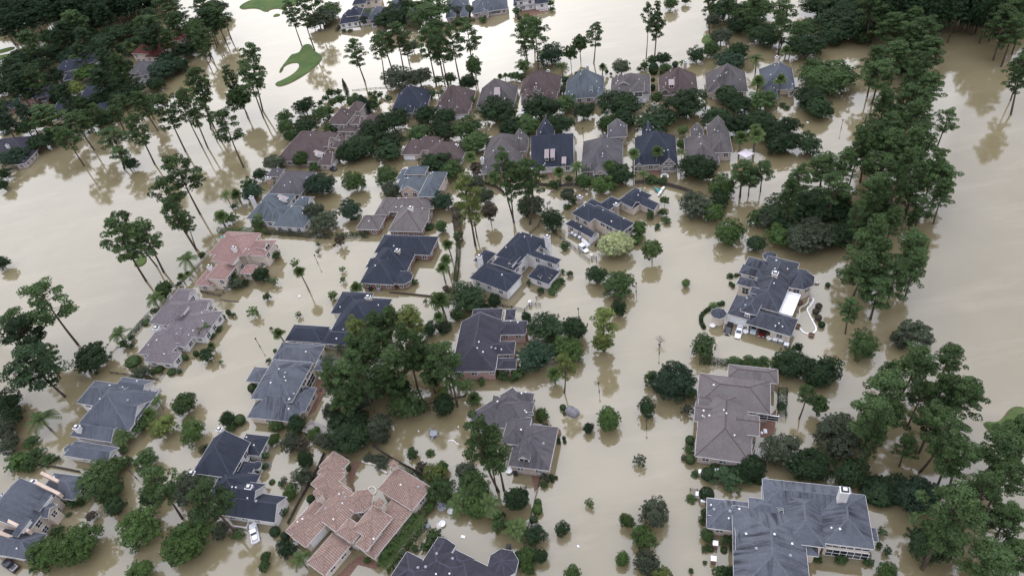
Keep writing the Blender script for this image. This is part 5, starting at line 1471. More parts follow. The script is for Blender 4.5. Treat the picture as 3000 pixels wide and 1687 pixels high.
plants('L3', """
tg 1540 470 290 .9;og 1420 530 190;on 1060 585 270 .9;od 370 760 330 .6;on 530 760 130;od 700 820 300 .6;od 620 900 210 1.0;p 520 980 455 1275 200;t 645 1150 165 1.6;p 935 160 890 475 210;p 1210 0 1125 340 360;P 1290 820 190 9;P 1530 760 390 17;P 1880 740 310 17;P 1250 1000 460 17;P 1600 1060 260 17;P 1830 1010 360 17;P 2010 1090 430 17;P 1720 1310 390 17;P 1350 1230 260 15;P 1150 1400 210;og 830 1350 290 .95;s 690 1355 55;sb 640 215 65;sb 612 265 65;sb 635 325 68;sd 668 390 66;s 725 15 50;od 440 610 85 1.1;od 330 800 140;s 285 1150 80 .5
""")
plants('B3', """
og 290 270 340 .9;og 820 170 400 1.0;od 600 400 330 .8;od 950 480 300 .8;od 460 430 240;sd 1200 650 330 .35;sd 1370 690 200 .5;ov 1560 690 390 1.0;p 1180 -200 1070 265 430;p 1780 -120 1590 470 420;p 1880 170 1740 640 360;p 2080 260 1860 645 380;p 1880 640 1612 1380 580;P 2350 230 420 18;P 2480 130 300 18;p 2330 560 1935 1110 460;P 2430 500 320 17;P 2440 930 300 15;p 2060 640 1935 1020 300;P 2220 1290 440 14;P 2500 1250 320 13;od 1690 1150 400 .8;om 1285 1400 170;a 1240 1030 90;a 1285 1210 90;P 1480 230 190 11;b 850 1290 110 .5;b 630 1290 80 .5;b 1110 1320 90 .6;b 1210 1160 60;od 40 430 220
""")
plants('B2', """
og 1335 860 275 .95;om 1240 1090 220 .9;og 1270 1330 240 .9;om 1085 935 135 1.1;al 735 765 95;od 475 1010 135 .9;ag 1205 365 125;om 1040 1290 135 .8;om 570 1430 160;oy 1410 1450 190;sd 1835 680 145 1.0;y 1690 710 110;sd 1845 490 130 1.0;y 1730 480 90;s 1680 170 92 1.1;b 1670 262 90;s 1680 350 95 1.1;sb 1622 335 55;od 2260 430 230 .8;bd 2080 510 330 .3;od 60 720 200 .9;sm 240 822 100 1.0;s 245 750 68;s 205 915 80;od 215 1070 200;om 150 1260 170;on 260 1260 150;om 140 1370 130;b 300 590 70;ag 310 510 90;k 60 1000 210 3;bd 320 70 110;sd 440 155 32;sd 490 145 36;sd 497 181 36;sd 445 188 36;sd 370 510 50;sd 415 520 38;sd 383 548 40;sd 340 553 32
on 1840 1070 130;b 1830 1190 80 .5;s 2000 1200 68 .5;b 1815 860 80 1.1;b 1790 930 70;s 1880 1195 50;b 2010 1110 90;b 2090 1130 90 1.1;b 1820 1320 40;s 1990 1380 70 .6;b 1960 1440 140;on 2060 1430 160;b 1690 1400 50;bm 1900 425 70;b 90 1300 110;s 300 300 40
""")
plants('B1', """
on 1740 640 260 .8;on 2050 610 310 .8;p 2200 10 2290 650 420;p 2240 120 2340 640 340;p 2150 250 2270 640 240;od 2450 725 215 1.0;oy 1680 480 190 .8;bb 1560 430 110;b 1478 295 115;y 2090 112 85;ag 1212 175 75;od 900 150 350 .9;og 1160 90 230;og 440 520 180 .9;od 470 360 160 1.1;bb 440 220 140;og 330 190 180;og 680 190 160;om 170 165 110 .9;om 330 660 145 .7;sd 180 1030 105;sd 275 1075 85 1.2;od 290 1190 180 .9;k 420 1290 180 4;b 95 1270 95;b 85 1355 95;sd 517 722 82;sd 535 570 70 1.2;sm 862 430 68 1.6;sm 846 345 38;k 1880 780 220 3;k 2200 770 240 4;k 2440 990 200 3;b 2290 950 180 .7;k 1960 700 200 4;og 1990 470 200;om 2080 800 240;b 1680 1080 140 .9;b 1740 1130 100;om 1640 800 90;b 1600 1170 100;b 1500 1190 70 .8;bg 1060 330 90 .5;bg 1190 390 130 .5;bg 1150 350 110 .6;y 2110 560 120;b 2480 1270 110;og 600 160 130;om 560 110 130;od 1330 1010 40;om 1760 430 120;y 1640 280 100;b 1200 1290 80;om 1050 1300 60;b 1250 1220 110;b 240 580 60;ag 265 545 70;s 150 560 60 .4;b 270 850 80 .8
""")
plants('B0', """
on 930 530 350 .95;on 1030 640 280;od 1090 790 200;on 1380 360 205 .95;p 1430 470 1722 905 340;od 1430 690 210;og 1780 620 340 .9;p 1950 590 2225 1042 420;om 1320 990 400 .9;om 1750 1130 430 .85;om 730 1150 410 .9;om 450 1240 330 .95;om 1320 1420 240;tb 865 880 95 1.0;y 310 290 210;y 430 340 170;y 280 170 170;bm 170 380 220 .5;og 90 210 190;og 1930 255 90;b 2510 1270 85;b 2490 1350 95;od 1880 880 200;b 650 870 50 .5;b 570 1010 80;b 680 770 100;b 760 750 90;b 520 1040 90;b 1160 260 90;f 1090 400 150 2.5;k 1160 130 190 3.5;b 1190 380 120;b 2240 1060 120 .5;b 2500 320 80;s 2510 410 60;s 2440 440 80;b 540 345 60;b 280 420 140;og 2090 1020 160;b 310 1390 60
""")

# ------------------------------------------------------------------ hedges and fences
HEDGES = []
def hedge(r, pts, w, h, tint, label, seed=1, leafs=.26, name='hedge'):
    P = [at(r, x, y, 0) for x, y in pts]
    rng = np.random.default_rng(seed)
    segs = [(a, b, (b - a).length) for a, b in zip(P, P[1:])]
    tot = sum(s[2] for s in segs)
    n = int(tot * (w + 2 * h) * 34)
    n = min(n, 30000)
    pts3, nn = [], []
    o = (P[0] + P[-1]) / 2
    for a, b, L in segs:
        m = max(20, int(n * L / tot))
        t = rng.uniform(-.02, 1.02, m)
        d = np.array((b - a).normalized()); s = np.array([-d[1], d[0], 0])
        wob = 1 + .14 * np.sin(t * L * 1.3 + seed) * np.cos(t * L * .47) + rng.normal(0, .05, m)
        s_ = rng.uniform(0, 2 * h + w, m)
        x = np.where(s_ < h, -w / 2, np.where(s_ < h + w, s_ - h - w / 2, w / 2)) * wob
        z = np.where(s_ < h, s_, np.where(s_ < h + w, h, 2 * h + w - s_)) * wob
        ang = np.where(s_ < h, math.pi * .9, np.where(s_ < h + w, math.pi / 2, .3))
        p = np.array(a)[None] * (1 - t[:, None]) + np.array(b)[None] * t[:, None] + s[None] * x[:, None] + np.array([0, 0, 1])[None] * z[:, None]
        pts3.append(p - np.array((o.x, o.y, 0))); nn.append(s[None] * np.cos(ang)[:, None] + np.array([0, 0, 1])[None] * np.sin(ang)[:, None])
    me = leaf_mesh(name, np.concatenate(pts3), np.concatenate(nn) * 1.6, leafs, LEAF, rng, .75)
    ob = link(name, me, None, (o.x, o.y, 0))
    ob.color = (*TINT[tint], 1)
    return tag(ob, label, 'hedge')

hedge('M0', [(2065, 838), (2300, 832), (2530, 850)], 1.5, 1.6, 'm', 'clipped green hedge above the pink tiled villa roof', 1)
hedge('M1', [(100, 850), (330, 865), (560, 885), (720, 890)], 1.6, 1.5, 'g', 'long olive hedge below the blue grey house with white walls', 2)
hedge('M1', [(760, 895), (900, 880), (1065, 880)], 1.8, 1.5, 'd', 'dark hedge beside the detached garage of the taupe brick house', 3)
hedge('M1', [(1915, 950), (1905, 1120), (1880, 1390)], 1.1, 1.7, 'd', 'narrow ivy hedge running down beside the row of fan palms', 4)
hedge('M1', [(1890, 640), (1900, 780), (1920, 940)], 2.2, 2.4, 'b', 'ragged brownish hedge below the tallest yellow green pine', 5)
hedge('B1', [(1580, 930), (1400, 1150), (1210, 1400)], 3.4, 2.6, 'm', 'broad dense hedge along the right wall of the terracotta mansion', 6, .34)
hedge('B1', [(1690, 720), (1640, 800), (1570, 900)], 1.6, 1.6, 'l', 'yellow flowering hedge above the broad hedge of the terracotta mansion', 7)
hedge('L2', [(1765, 745), (1900, 752), (2045, 765)], 1.6, 1.4, 'd', 'low dark hedge above the wide taupe house', 8)
hedge('B2', [(1900, 455), (2080, 500), (2380, 540)], 3.0, 1.3, 'd', 'creeping green hedge below the wide taupe house', 9)
hedge('B3', [(1090, 640), (1250, 640), (1450, 620)], 5.0, 2.2, 'd', 'thick dark hedge right of the huge slate roof', 10, .34)
hedge('B2', [(2090, 1070), (2090, 1230)], 1.6, 1.3, 'd', 'short hedge against the left wall of the huge slate house', 11)
hedge('L3', [(300, 1010), (290, 1270)], 2.0, 1.4, 'v', 'grey green hedge along the right side of the wide taupe house', 12)
hedge('L0', [(1225, 520), (1340, 390), (1420, 320)], 1.3, 1.0, 'v', 'low garden hedge left of the grey tiled white house', 13)
hedge('B1', [(1300, 440), (1480, 500), (1660, 590)], 1.2, 1.2, 'd', 'hedge along the upper wall of the terracotta mansion', 14)
hedge('B1', [(1150, 1290), (1240, 1200)], 1.6, 1.4, 'd', 'small dark hedge by the lower right corner of the terracotta mansion', 15)
hedge('TZ', [(1380, 262), (1560, 250), (1640, 235)], 1.6, 1.0, 'd', 'dark waterline hedge before the far slate house with myrtles', 16)
hedge('TZ', [(100, 360), (140, 300)], 1.2, 1.4, 'd', 'hedge at the left corner of the far navy house', 17)

def fence(name, r, pts, h, label, kind='iron', cat='fence', post=2.6):
    P = [at(r, x, y, 0) for x, y in pts]
    o = P[0].copy()
    root = empty(name, o, label, cat)
    mat = {'iron': DARK, 'wood': WOODF, 'pale': STONEM}[kind]
    m = MB(o); posts = []
    for a, b in zip(P, P[1:]):
        L = (b - a).length; d = (b - a).normalized(); s = Vector((-d.y, d.x, 0))
        k = max(1, int(L / post))
        for i in range(k):
            posts.append(a + d * (L * i / k))
        if kind == 'iron':
            for z in (h - .1, h * .55, .25):
                m.box((a + b) / 2 + Vector((0, 0, z)), d * L / 2, s * .03, .06)
            j = max(2, int(L / .3))
            for i in range(j):
                c = a + d * (L * (i + .5) / j)
                m.box(c + Vector((0, 0, -.3)), d * .014, s * .014, h + .2)
        else:
            j = max(1, int(L / (.45 if kind == 'wood' else 6)))
            for i in range(j):
                c = a + d * (L * (i + .5) / j)
                jit = ((i * 37) % 7 - 3) * .02 if kind == 'wood' else 0
                m.box(c + Vector((0, 0, -1.0)), d * (L / j / 2 * (.94 if kind == 'wood' else 1)), s * (.05 if kind == 'wood' else .16), h + 1.0 + jit)
    posts.append(P[-1])
    m.build({'iron': 'railing', 'wood': 'boarding', 'pale': 'wall'}[kind], mat, root)
    pm = MB()
    pm.box((0, 0, -1), (.07 if kind != 'pale' else .25, 0, 0), (0, .07 if kind != 'pale' else .25, 0), h + 1.12)
    pme = pm.mesh('post', mat)
    if kind != 'pale' or True:
        for p in posts[:80]:
            link('post', pme, root, p - o)
    return root

fence('wooden_fence', 'M2', [(1160, 385), (1300, 375), (1450, 400), (1600, 440), (1705, 480)], 1.6, 'curved weathered wooden fence behind the stone entry navy house', 'wood')
fence('wooden_fence', 'M2', [(250, 400), (420, 415), (600, 400), (760, 395)], 1.4, 'straight dark wooden fence below the row of grey and navy houses', 'wood')
fence('wooden_fence', 'M1', [(2130, 380), (2260, 415), (2345, 480)], 1.5, 'dark fence curving between tall pines left of the two chimney white house', 'wood')
fence('wooden_fence', 'B1', [(1105, 230), (1200, 290), (1330, 370), (1500, 460), (1680, 570)], 1.2, 'brown fence running diagonally above the terracotta mansion', 'wood')
fence('wooden_fence', 'B1', [(650, 300), (590, 440), (480, 640), (400, 780), (310, 960)], 1.2, 'brown fence between the navy upper storey house and the terracotta mansion', 'wood')
fence('wooden_fence', 'L1', [(1265, 92), (1480, 110), (1670, 130)], .7, 'low dark fence right of the house with the low garage wing', 'wood')
fence('wooden_fence', 'L1', [(1140, 1285), (1440, 1180), (1700, 1125), (1980, 1065)], .6, 'half sunken fence under the dark magnolia tree', 'wood')
fence('iron_fence', 'M2', [(395, 855), (460, 900), (550, 960), (640, 1045), (730, 1115)], 1.3, 'black iron fence in front of the white car', 'iron')
fence('iron_gate', 'M2', [(755, 1080), (798, 1100), (800, 1128)], 1.4, 'open black iron gate at the end of the fence below the white car', 'iron', 'gate', 1.2)
fence('iron_fence', 'L2', [(-170, 205), (0, 235), (120, 262), (165, 215)], 1.1, 'grey metal fence below the two chimney white house', 'iron')
fence('iron_gate', 'L2', [(183, 205), (268, 210)], 1.2, 'open driveway gate beside the white gate pillar', 'iron', 'gate', 1.4)
fence('iron_gate', 'L2', [(228, 150), (300, 95)], 1.1, 'small gate in front of the guest house of the two chimney white house', 'iron', 'gate', 1.4)
fence('iron_fence', 'L0', [(1900, 90), (2080, 125), (2120, 95)], 1.2, 'iron fence below the pink tiled villa', 'iron')
fence('iron_fence', 'L0', [(1050, 850), (1180, 865), (1290, 880)], 1.0, 'thin fence above the white gabled slate house', 'iron')
fence('iron_fence', 'L0', [(1425, 905), (1500, 915), (1540, 850)], 1.0, 'short iron fence between the grey tiled white house and the slate house below', 'iron')
fence('iron_fence', 'L0', [(1030, 690), (1180, 525), (1300, 385), (1440, 240)], .4, 'sunken boundary fence along the lake side of the grey tiled white house', 'iron')
fence('garden_wall', 'M0', [(1660, 1345), (1790, 1225), (1960, 1055)], .7, 'low pale garden wall on the lake side of the pink tiled villa', 'pale', 'wall')
fence('garden_wall', 'M1', [(75, 1190), (110, 1130), (150, 1090)], .7, 'short white planter wall in front of the pink tiled villa', 'pale', 'wall')
fence('courtyard_wall', 'B0', [(2125, 950), (2200, 985), (2335, 1005), (2370, 915)], .8, 'white courtyard wall beside the white pickup', 'pale', 'wall')
fence('iron_fence', 'M2', [(170, 860), (250, 790), (270, 740)], 1.2, 'dark fence behind the two chimney white house', 'iron')
fence('wooden_fence', 'B0', [(370, 400), (560, 430), (760, 470)], .9, 'dark fence between the slate house and the parapet house', 'wood')
fence('iron_fence', 'B2', [(285, 470), (250, 600), (215, 740), (150, 1000)], .6, 'low fence running down the left edge of the flooded street', 'iron')
fence('iron_fence', 'T1', [(910, 858), (1080, 840), (1270, 828)], .5, 'thin fence at the water line below the lone pine', 'iron')
fence('iron_gate', 'B2', [(1680, 645), (1748, 655)], 1.2, 'small metal gate beside the lower pair of pale gate pillars', 'iron', 'gate', 1.4)

# ------------------------------------------------------------------ street lamps, pillars and small things
def lamp(r, tx, ty, bx, by, label):
    base = at(r, bx, by, 0)
    h = 3.4
    root = empty('street_lamp', base, label, 'lamp', 'black lamp posts along the flooded streets')
    m = MB(); m.tube((0, 0, -1.5), (0, 0, .9), .13, 8); m.tube((0, 0, .9), (0, 0, h), .075, 8)
    m.build('post', DARK, root)
    m = MB(); m.lathe((0, 0, h), [(.08, 0), (.2, .12), (.24, .5), (.3, .52), (.1, .72), (.03, .85)], 8)
    m.build('lantern', DARK, root)
    return root
lamp('M1', 0, 0, 585, 1135, 'black street lamp standing in the water in front of the sprawling navy brick house')
lamp('L1', 10, 540, 40, 600, 'black street lamp in the water left of the pale slate two storey house')
lamp('L2', 628, 260, 632, 325, 'black street lamp at the corner above the dark oaks')
lamp('L2', 1388, 605, 1388, 665, 'black street lamp in front of the bare tree')
lamp('L2', 1270, 1310, 1270, 1372, 'black street lamp beside the two green trees left of the wide taupe house')
lamp('M2', 2215, 765, 2210, 828, 'black street lamp right of the lone round tree')
lamp('T3', 870, 1110, 850, 1220, 'black street lamp alone in the water below the big oak')
lamp('T2', 665, 1190, 672, 1290, 'black street lamp between the two rows of houses')
lamp('B0', 1255, 490, 1290, 530, 'black street lamp half behind a pine in front of the parapet house')
lamp('M2', 1170, 1380, 1172, 1405, 'short dark post right of the wide pine')
lamp('L2', 820, 1000, 823, 1025, 'stub of a sign post in the middle of the flooded street')

def box_thing(name, r, x, y, w, d, h, mat, label, cat, ang=-20, z=0.0, cap=None, bevel=True):
    p = at(r, x, y, z)
    m = MB()
    eu = Vector((math.cos(R(ang)), math.sin(R(ang)), 0)); ev = Vector((-eu.y, eu.x, 0))
    m.box((0, 0, -1.2), eu * w / 2, ev * d / 2, h + 1.2)
    m.box((0, 0, h), eu * (w / 2 + .06), ev * (d / 2 + .06), .1, 1)
    m.box((0, 0, h + .1), eu * (w / 2 * .7), ev * (d / 2 * .7), .08, 1)
    return tag(m.build(name, [mat, cap or mat], None, p), label, cat)
for (x, y, h, lb) in ((1915, 1170, 1.6, 'brick gate pillar with pale cap left of the huge slate house, upper of two'), (1898, 1315, 1.6, 'brick gate pillar with pale cap left of the huge slate house, lower of two')):
    box_thing('gate_pillar', 'B2', x, y, 1.0, 1.0, h, STUCCO['redbrick'], lb, 'pillar', cap=WHITE)
for (x, y, lb) in ((1930, 480, 'pale gate pillar with ball right of the upper round bush'), (1778, 490, 'pale gate pillar left of the upper round bush'), (1752, 700, 'tall pale gate pillar left of the lower round bush'), (1800, 760, 'pale gate block below the lower round bush')):
    box_thing('gate_pillar', 'B2', x, y, .9, .9, 1.3, STONEM, lb, 'pillar', cap=WHITE)
box_thing('gate_pillar', 'L2', 172, 205, .7, .7, 1.6, WHITE, 'white gate pillar beside the open driveway gate', 'pillar', cap=WHITE)
box_thing('gate_pillar', 'M2', 752, 1085, .6, .6, 1.5, STONEM, 'stone gate pillar at the end of the iron fence', 'pillar', cap=WHITE)
for i, (x, y, lb) in enumerate(((2480, 545, 'white air conditioning unit by the turreted mansion, left of three'), (2535, 555, 'white air conditioning unit by the turreted mansion, middle of three'), (2585, 590, 'white air conditioning unit by the turreted mansion, right of three'))):
    box_thing('air_conditioner', 'L2', x, y, 1.1, 1.1, .8, GREYM, lb, 'air conditioner', cap=WHITE, ang=-38)
for i, (x, y, lb) in enumerate(((570, 865, 'grey air conditioner beside the garage wall, upper of three'), (600, 885, 'grey air conditioner beside the garage wall, middle of three'), (640, 905, 'grey air conditioner beside the garage wall, lower of three'))):
    box_thing('air_conditioner', 'M2', x, y, 1.0, 1.0, 1.0, GREYM, lb, 'air conditioner', cap=WHITE, ang=-55)
for (r, x, y, lb) in (('M1', 1085, 1385, 'dark bin below the sprawling navy brick house, left one'), ('M1', 1165, 1390, 'grey bin below the sprawling navy brick house, right one'), ('M2', -205, 1385, 'grey bin by the garage of the two chimney white house'), ('B1', 1530, 835, 'dark blue bin beside the terracotta mansion, upper one'), ('B1', 1500, 875, 'dark blue bin beside the terracotta mansion, lower one'), ('B1', 2450, 490, 'dark bin below the grey shake house'), ('M2', 545, 870, 'white tank left of the air conditioners'), ('B1', 1625, 990, 'pale pedestal box in the water left of the round planter'), ('B1', 2385, 1185, 'dark garden box at the water line above the angular bay')):
    box_thing('bin', r, x, y, .9, .9, 1.0, DARK if 'dark' in lb else GREYM, lb, 'bin')

def lathe_thing(name, r, x, y, prof, mat, label, cat, n=14):
    m = MB(); m.lathe((0, 0, 0), prof, n)
    return tag(m.build(name, mat, None, at(r, x, y, 0), smooth=False), label, cat)
POT = [(.45, -.8), (.62, .1), (.75, .5), (.8, .55), (.62, .56), (.55, .3)]
URN = plain_mat('terracotta_pot', (.12, .062, .045), .8)
lathe_thing('planter', 'L2', 1892, 405, POT, WHITE, 'white round planter beside the black sedan', 'planter')
lathe_thing('planter', 'L2', 2203, 462, POT, WHITE, 'white planter at the carport post beside the white sedan', 'planter')
lathe_thing('planter', 'L2', 2425, 525, POT, WHITE, 'white planter at the right carport wall of the mansion', 'planter')
lathe_thing('planter', 'L3', 465, 195, POT, URN, 'brown pot on the pool terrace of the mansion', 'planter')
lathe_thing('planter', 'L3', 440, 410, POT, URN, 'brown pot at the lower corner of the mansion pool', 'planter')
lathe_thing('planter', 'L3', 570, 495, POT, URN, 'dark pot below the mansion pool', 'planter')
lathe_thing('planter', 'M3', 618, 1315, POT, STONEM, 'stone pot in the water right of the mansion', 'planter')
lathe_thing('planter', 'B1', 1840, 845, POT, WHITE, 'white round planter in the flooded garden, upper one', 'planter')
lathe_thing('planter', 'B1', 1760, 962, POT, WHITE, 'white round planter on a flooded stone pad', 'planter')
lathe_thing('planter', 'B1', 2390, 465, POT, WHITE, 'white round planter below the grey shake house', 'planter')
lathe_thing('garden_table', 'B2', 420, 102, [(.3, -.5), (.3, .4), (1.1, .45), (1.2, .55), (1.1, .6)], URN, 'dark red round table top at the right corner of the grey shake house', 'table')
lathe_thing('fountain', 'B1', 1755, 795, [(1.1, -.5), (1.2, .3), (1.0, .35), (.95, .1), (.2, .15), (.14, 1.2), (.5, 1.4), (.45, 1.45), (.08, 1.3), (.06, 1.9)], GREYM, 'grey stone fountain in the flooded garden', 'fountain')
lathe_thing('garden_table', 'B1', 1680, 115, [(.4, -.6), (.1, .1), (.1, .55), (1.0, .6), (1.0, .68)], GREYM, 'round garden table in open water above the terracotta mansion', 'table')
for k, (x, y) in enumerate(((1655, 85), (1705, 90), (1650, 130), (1708, 128), (1665, 155))):
    m = MB(); m.box((0, 0, -.5), (.28, 0, 0), (0, .28, 0), .85); m.box((0, .26, .35), (.28, 0, 0), (0, .04, 0), .5)
    tag(m.build('garden_chair', GREYM, None, at('B1', x, y, 0)), 'grey chair round the flooded garden table', 'chair', 'chairs round the flooded garden table').rotation_euler = (0, 0, k * 1.3)
for (r, x, y, s, lb) in (('L2', 550, 1205, 1.6, 'grey mound shaped boulder in the street, left of the pair'), ('L2', 585, 1225, 1.5, 'grey mound shaped boulder in the street, right of the pair'), ('B1', 105, 410, 1.2, 'round grey boulder in the flooded yard below the bay window'), ('B2', 220, 995, 1.3, 'grey mound at the left edge of the street below the green ball'), ('B0', 2440, 450, 1.0, 'grey boulder beside the bay of the navy upper storey house'), ('L0', 1690, 830, 1.1, 'grey boulder below the grey tiled white house')):
    m = MB(); rr = random.Random(len(lb)); k = 12
    m.lathe((0, 0, 0), [(s * .9, -.6), (s, .1), (s * .85, s * .42), (s * .5, s * .66), (s * .1, s * .74)], k)
    m.v = [(v[0] * (1 + .08 * math.sin(v[1] * 5)), v[1] * (1 + .08 * math.cos(v[0] * 4)), v[2]) for v in m.v]
    tag(m.build('boulder', plain_mat('boulder_stone', (.17, .155, .165), .9, .1, var=.4, scale=3), None, at(r, x, y, 0)), lb, 'boulder')

# ------------------------------------------------------------------ pools, patios, decks
slab('brick_patio', 'L1', [(545, 1000), (585, 900), (700, 930), (640, 1060), (560, 1200), (500, 1240), (470, 1200)], .06, BRICKP)
slab('brick_patio', 'B1', [(760, 1449), (900, 1310), (990, 1250), (1160, 1330), (1130, 1380), (960, 1340), (880, 1449)], .05, BRICKP)
slab('brick_patio', 'L3', [(240, 1180), (230, 1340), (200, 1449), (90, 1449), (95, 1340)], .06, BRICKP)
slab('brick_patio', 'B3', [(670, 1240), (1080, 1300), (1085, 1180), (680, 1120)], .06, BRICKP)
slab('brick_patio', 'B2', [(185, 480), (270, 490), (250, 600), (215, 660), (190, 560)], .03, BRICKP)
slab('brick_patio', 'M2', [(285, 290), (400, 270), (400, 350), (360, 320), (300, 330)], .06, BRICKP)
slab('brick_patio', 'M2', [(1210, 280), (1390, 250), (1400, 300), (1330, 310), (1220, 310)], .06, BRICKP)
slab('brick_patio', 'TZ', [(2130, 150), (2160, 110), (2440, 100), (2440, 130), (2250, 185), (2170, 190)], .06, BRICKP)
slab('stone_patio', 'TZ', [(150, 350), (140, 325), (360, 305), (370, 335)], .08, STONEM)
slab('brick_patio', 'B1', [(870, 520), (890, 400), (960, 360), (1000, 380), (950, 440), (915, 560), (935, 640), (900, 640)], .05, BRICKP)

def rim(name, r, pts, w, h, mat, label, cat='pool', closed=False):
    P = [at(r, x, y, 0) for x, y in pts]
    for _ in range(2):
        Q = [] if closed else [P[0]]
        rngi = range(len(P)) if closed else range(len(P) - 1)
        for i in rngi:
            a, b = P[i], P[(i + 1) % len(P)]
            Q += [a * .75 + b * .25, a * .25 + b * .75]
        if not closed: Q.append(P[-1])
        P = Q
    o = P[0].copy(); m = MB(o)
    n = len(P)
    L_, R_ = [], []
    for i in range(n):
        d = (P[(i + 1) % n] - P[i - 1]) if closed else (P[min(i + 1, n - 1)] - P[max(i - 1, 0)])
        s = Vector((-d.y, d.x, 0)).normalized() * w / 2
        L_.append(P[i] + s); R_.append(P[i] - s)
    up = Vector((0, 0, h)); dn = Vector((0, 0, -.6))
    for i in range(n if closed else n - 1):
        j = (i + 1) % n
        m.face([L_[i] + up, R_[i] + up, R_[j] + up, L_[j] + up]); m.face([L_[i] + dn, L_[i] + up, L_[j] + up, L_[j] + dn]); m.face([R_[i] + up, R_[i] + dn, R_[j] + dn, R_[j] + up])
    return tag(m.build(name, mat, None, o), label, cat)
rim('pool_edge', 'L3', [(575, 140), (595, 160), (560, 215), (525, 240), (545, 290), (590, 370), (620, 430), (600, 465), (545, 480), (490, 465), (450, 405)], .38, .18, WHITE, 'white curved pool coping right of the turreted mansion')
rim('pool_edge', 'L3', [(550, 130), (530, 200), (470, 225), (455, 250), (462, 290), (440, 350)], .4, .15, STONEM, 'thin inner pool coping beside the mansion terrace')
rim('spa_edge', 'B1', [(1135 + 40 * math.cos(t) - 40, 645 + 38 * math.sin(t)) for t in np.linspace(0, 2 * math.pi, 14)[:-1]], .3, .2, STONEM, 'round stone spa rim in the courtyard of the terracotta mansion', 'pool', True)
rim('spa_edge', 'M2', [(1440 + 34 * math.cos(t), 315 + 22 * math.sin(t)) for t in np.linspace(0, 2 * math.pi, 14)[:-1]], .4, .3, WHITE, 'white round spa rim behind the half timbered house', 'pool', True)
rim('pool_edge', 'TZ', [(2355, 130), (2370, 118), (2420, 122), (2450, 108), (2430, 98), (2410, 112)], .4, .2, WHITE, 'white pool coping by the far balcony house')
rim('pool_edge', 'B1', [(1000, 365), (1040, 385), (1110, 395), (1150, 430), (1240, 480)], .5, .25, STONEM, 'curved stone pool edge in the courtyard of the terracotta mansion')
rim('garden_hose', 'B1', [(1810, 175), (1845, 165), (1880, 180), (1890, 200), (1915, 205)], .18, .06, WHITE, 'white hose floating in the flooded garden', 'hose')
rim('floating_log', 'L0', [(2080, 155), (2130, 165), (2250, 175)], .5, .12, WOODF, 'dark submerged ledge right of the grey tiled white house', 'ledge')

def pergola(r, x, y, w, d, label):
    p = at(r, x, y, 2.3); root = empty('pergola', (p.x, p.y, 0), label, 'pergola', None, R(-35))
    for sx in (-1, 1):
        for sy in (-1, 1):
            m = MB(); m.box((sx * w * .42, sy * d * .42, -1), (.1, 0, 0), (0, .1, 0), 3.2); m.build('post', WOODF, root)
    m = MB()
    for i in range(11): m.box((-w / 2 + w * i / 10, 0, 2.3), (.07, 0, 0), (0, d / 2, 0), .2)
    for s in (-1, 1): m.box((0, s * d * .42, 2.15), (w / 2, 0, 0), (0, .08, 0), .17)
    m.build('slats', plain_mat('pergola_wood', (.30, .27, .26), .8), root)
pergola('L1', 560, 1375, 6, 4, 'grey slatted pergola below the pale slate two storey house')
pergola('B2', 2320, 280, 5, 3.5, 'grey slatted pergola at the right corner of the wide taupe house')
# square garden canopy
p = at('M2', 2207, 92, 2.4)
root = empty('garden_canopy', (p.x, p.y, 0), 'pale pink square canopy beside the many gabled house', 'canopy', None, R(25))
for sx in (-1, 1):
    for sy in (-1, 1):
        m = MB(); m.box((sx * 1.8, sy * 1.8, -1), (.06, 0, 0), (0, .06, 0), 3.3); m.build('pole', GREYM, root)
m = MB(); c4 = [Vector((sx * 2.1, sy * 2.1, 2.3)) for sx, sy in ((-1, -1), (1, -1), (1, 1), (-1, 1))]
c5 = [Vector((sx * .55, sy * .55, 3.1)) for sx, sy in ((-1, -1), (1, -1), (1, 1), (-1, 1))]
for i in range(4):
    j = (i + 1) % 4
    m.face([c4[i], c4[j], c5[j], c5[i]]); m.face([c4[i] - Vector((0, 0, .25)), c4[j] - Vector((0, 0, .25)), c4[j], c4[i]]); m.face([c5[i] + Vector((0, 0, .08)), c5[j] + Vector((0, 0, .08)), (0, 0, 3.55)])
m.build('roof', plain_mat('canopy_cloth', (.66, .58, .60), .8), root)

def hoop(r, bx, by, label, ang):
    root = empty('basketball_hoop', at(r, bx, by, 0), label, 'hoop', None, R(ang))
    m = MB(); m.tube((0, 0, -1), (0, 0, 3.0), .08, 6); m.tube((0, 0, 3.0), (.9, 0, 3.3), .06, 6); m.build('pole', DARK, root)
    m = MB(); m.box((.95, 0, 2.9), (.03, 0, 0), (0, .9, 0), 1.1); m.build('backboard', plain_mat('clear_board', (.35, .36, .38), .3), root)
    m = MB(); m.lathe((1.25, 0, 3.0), [(.2, 0), (.23, .03), (.2, .05)], 10); m.build('ring', DARK, root)
hoop('M2', 338, 625, 'black basketball hoop in the water beside the dark bushy tree', -60)
hoop('L0', 1530, 1085, 'black basketball hoop beside the white gabled slate house', 0)

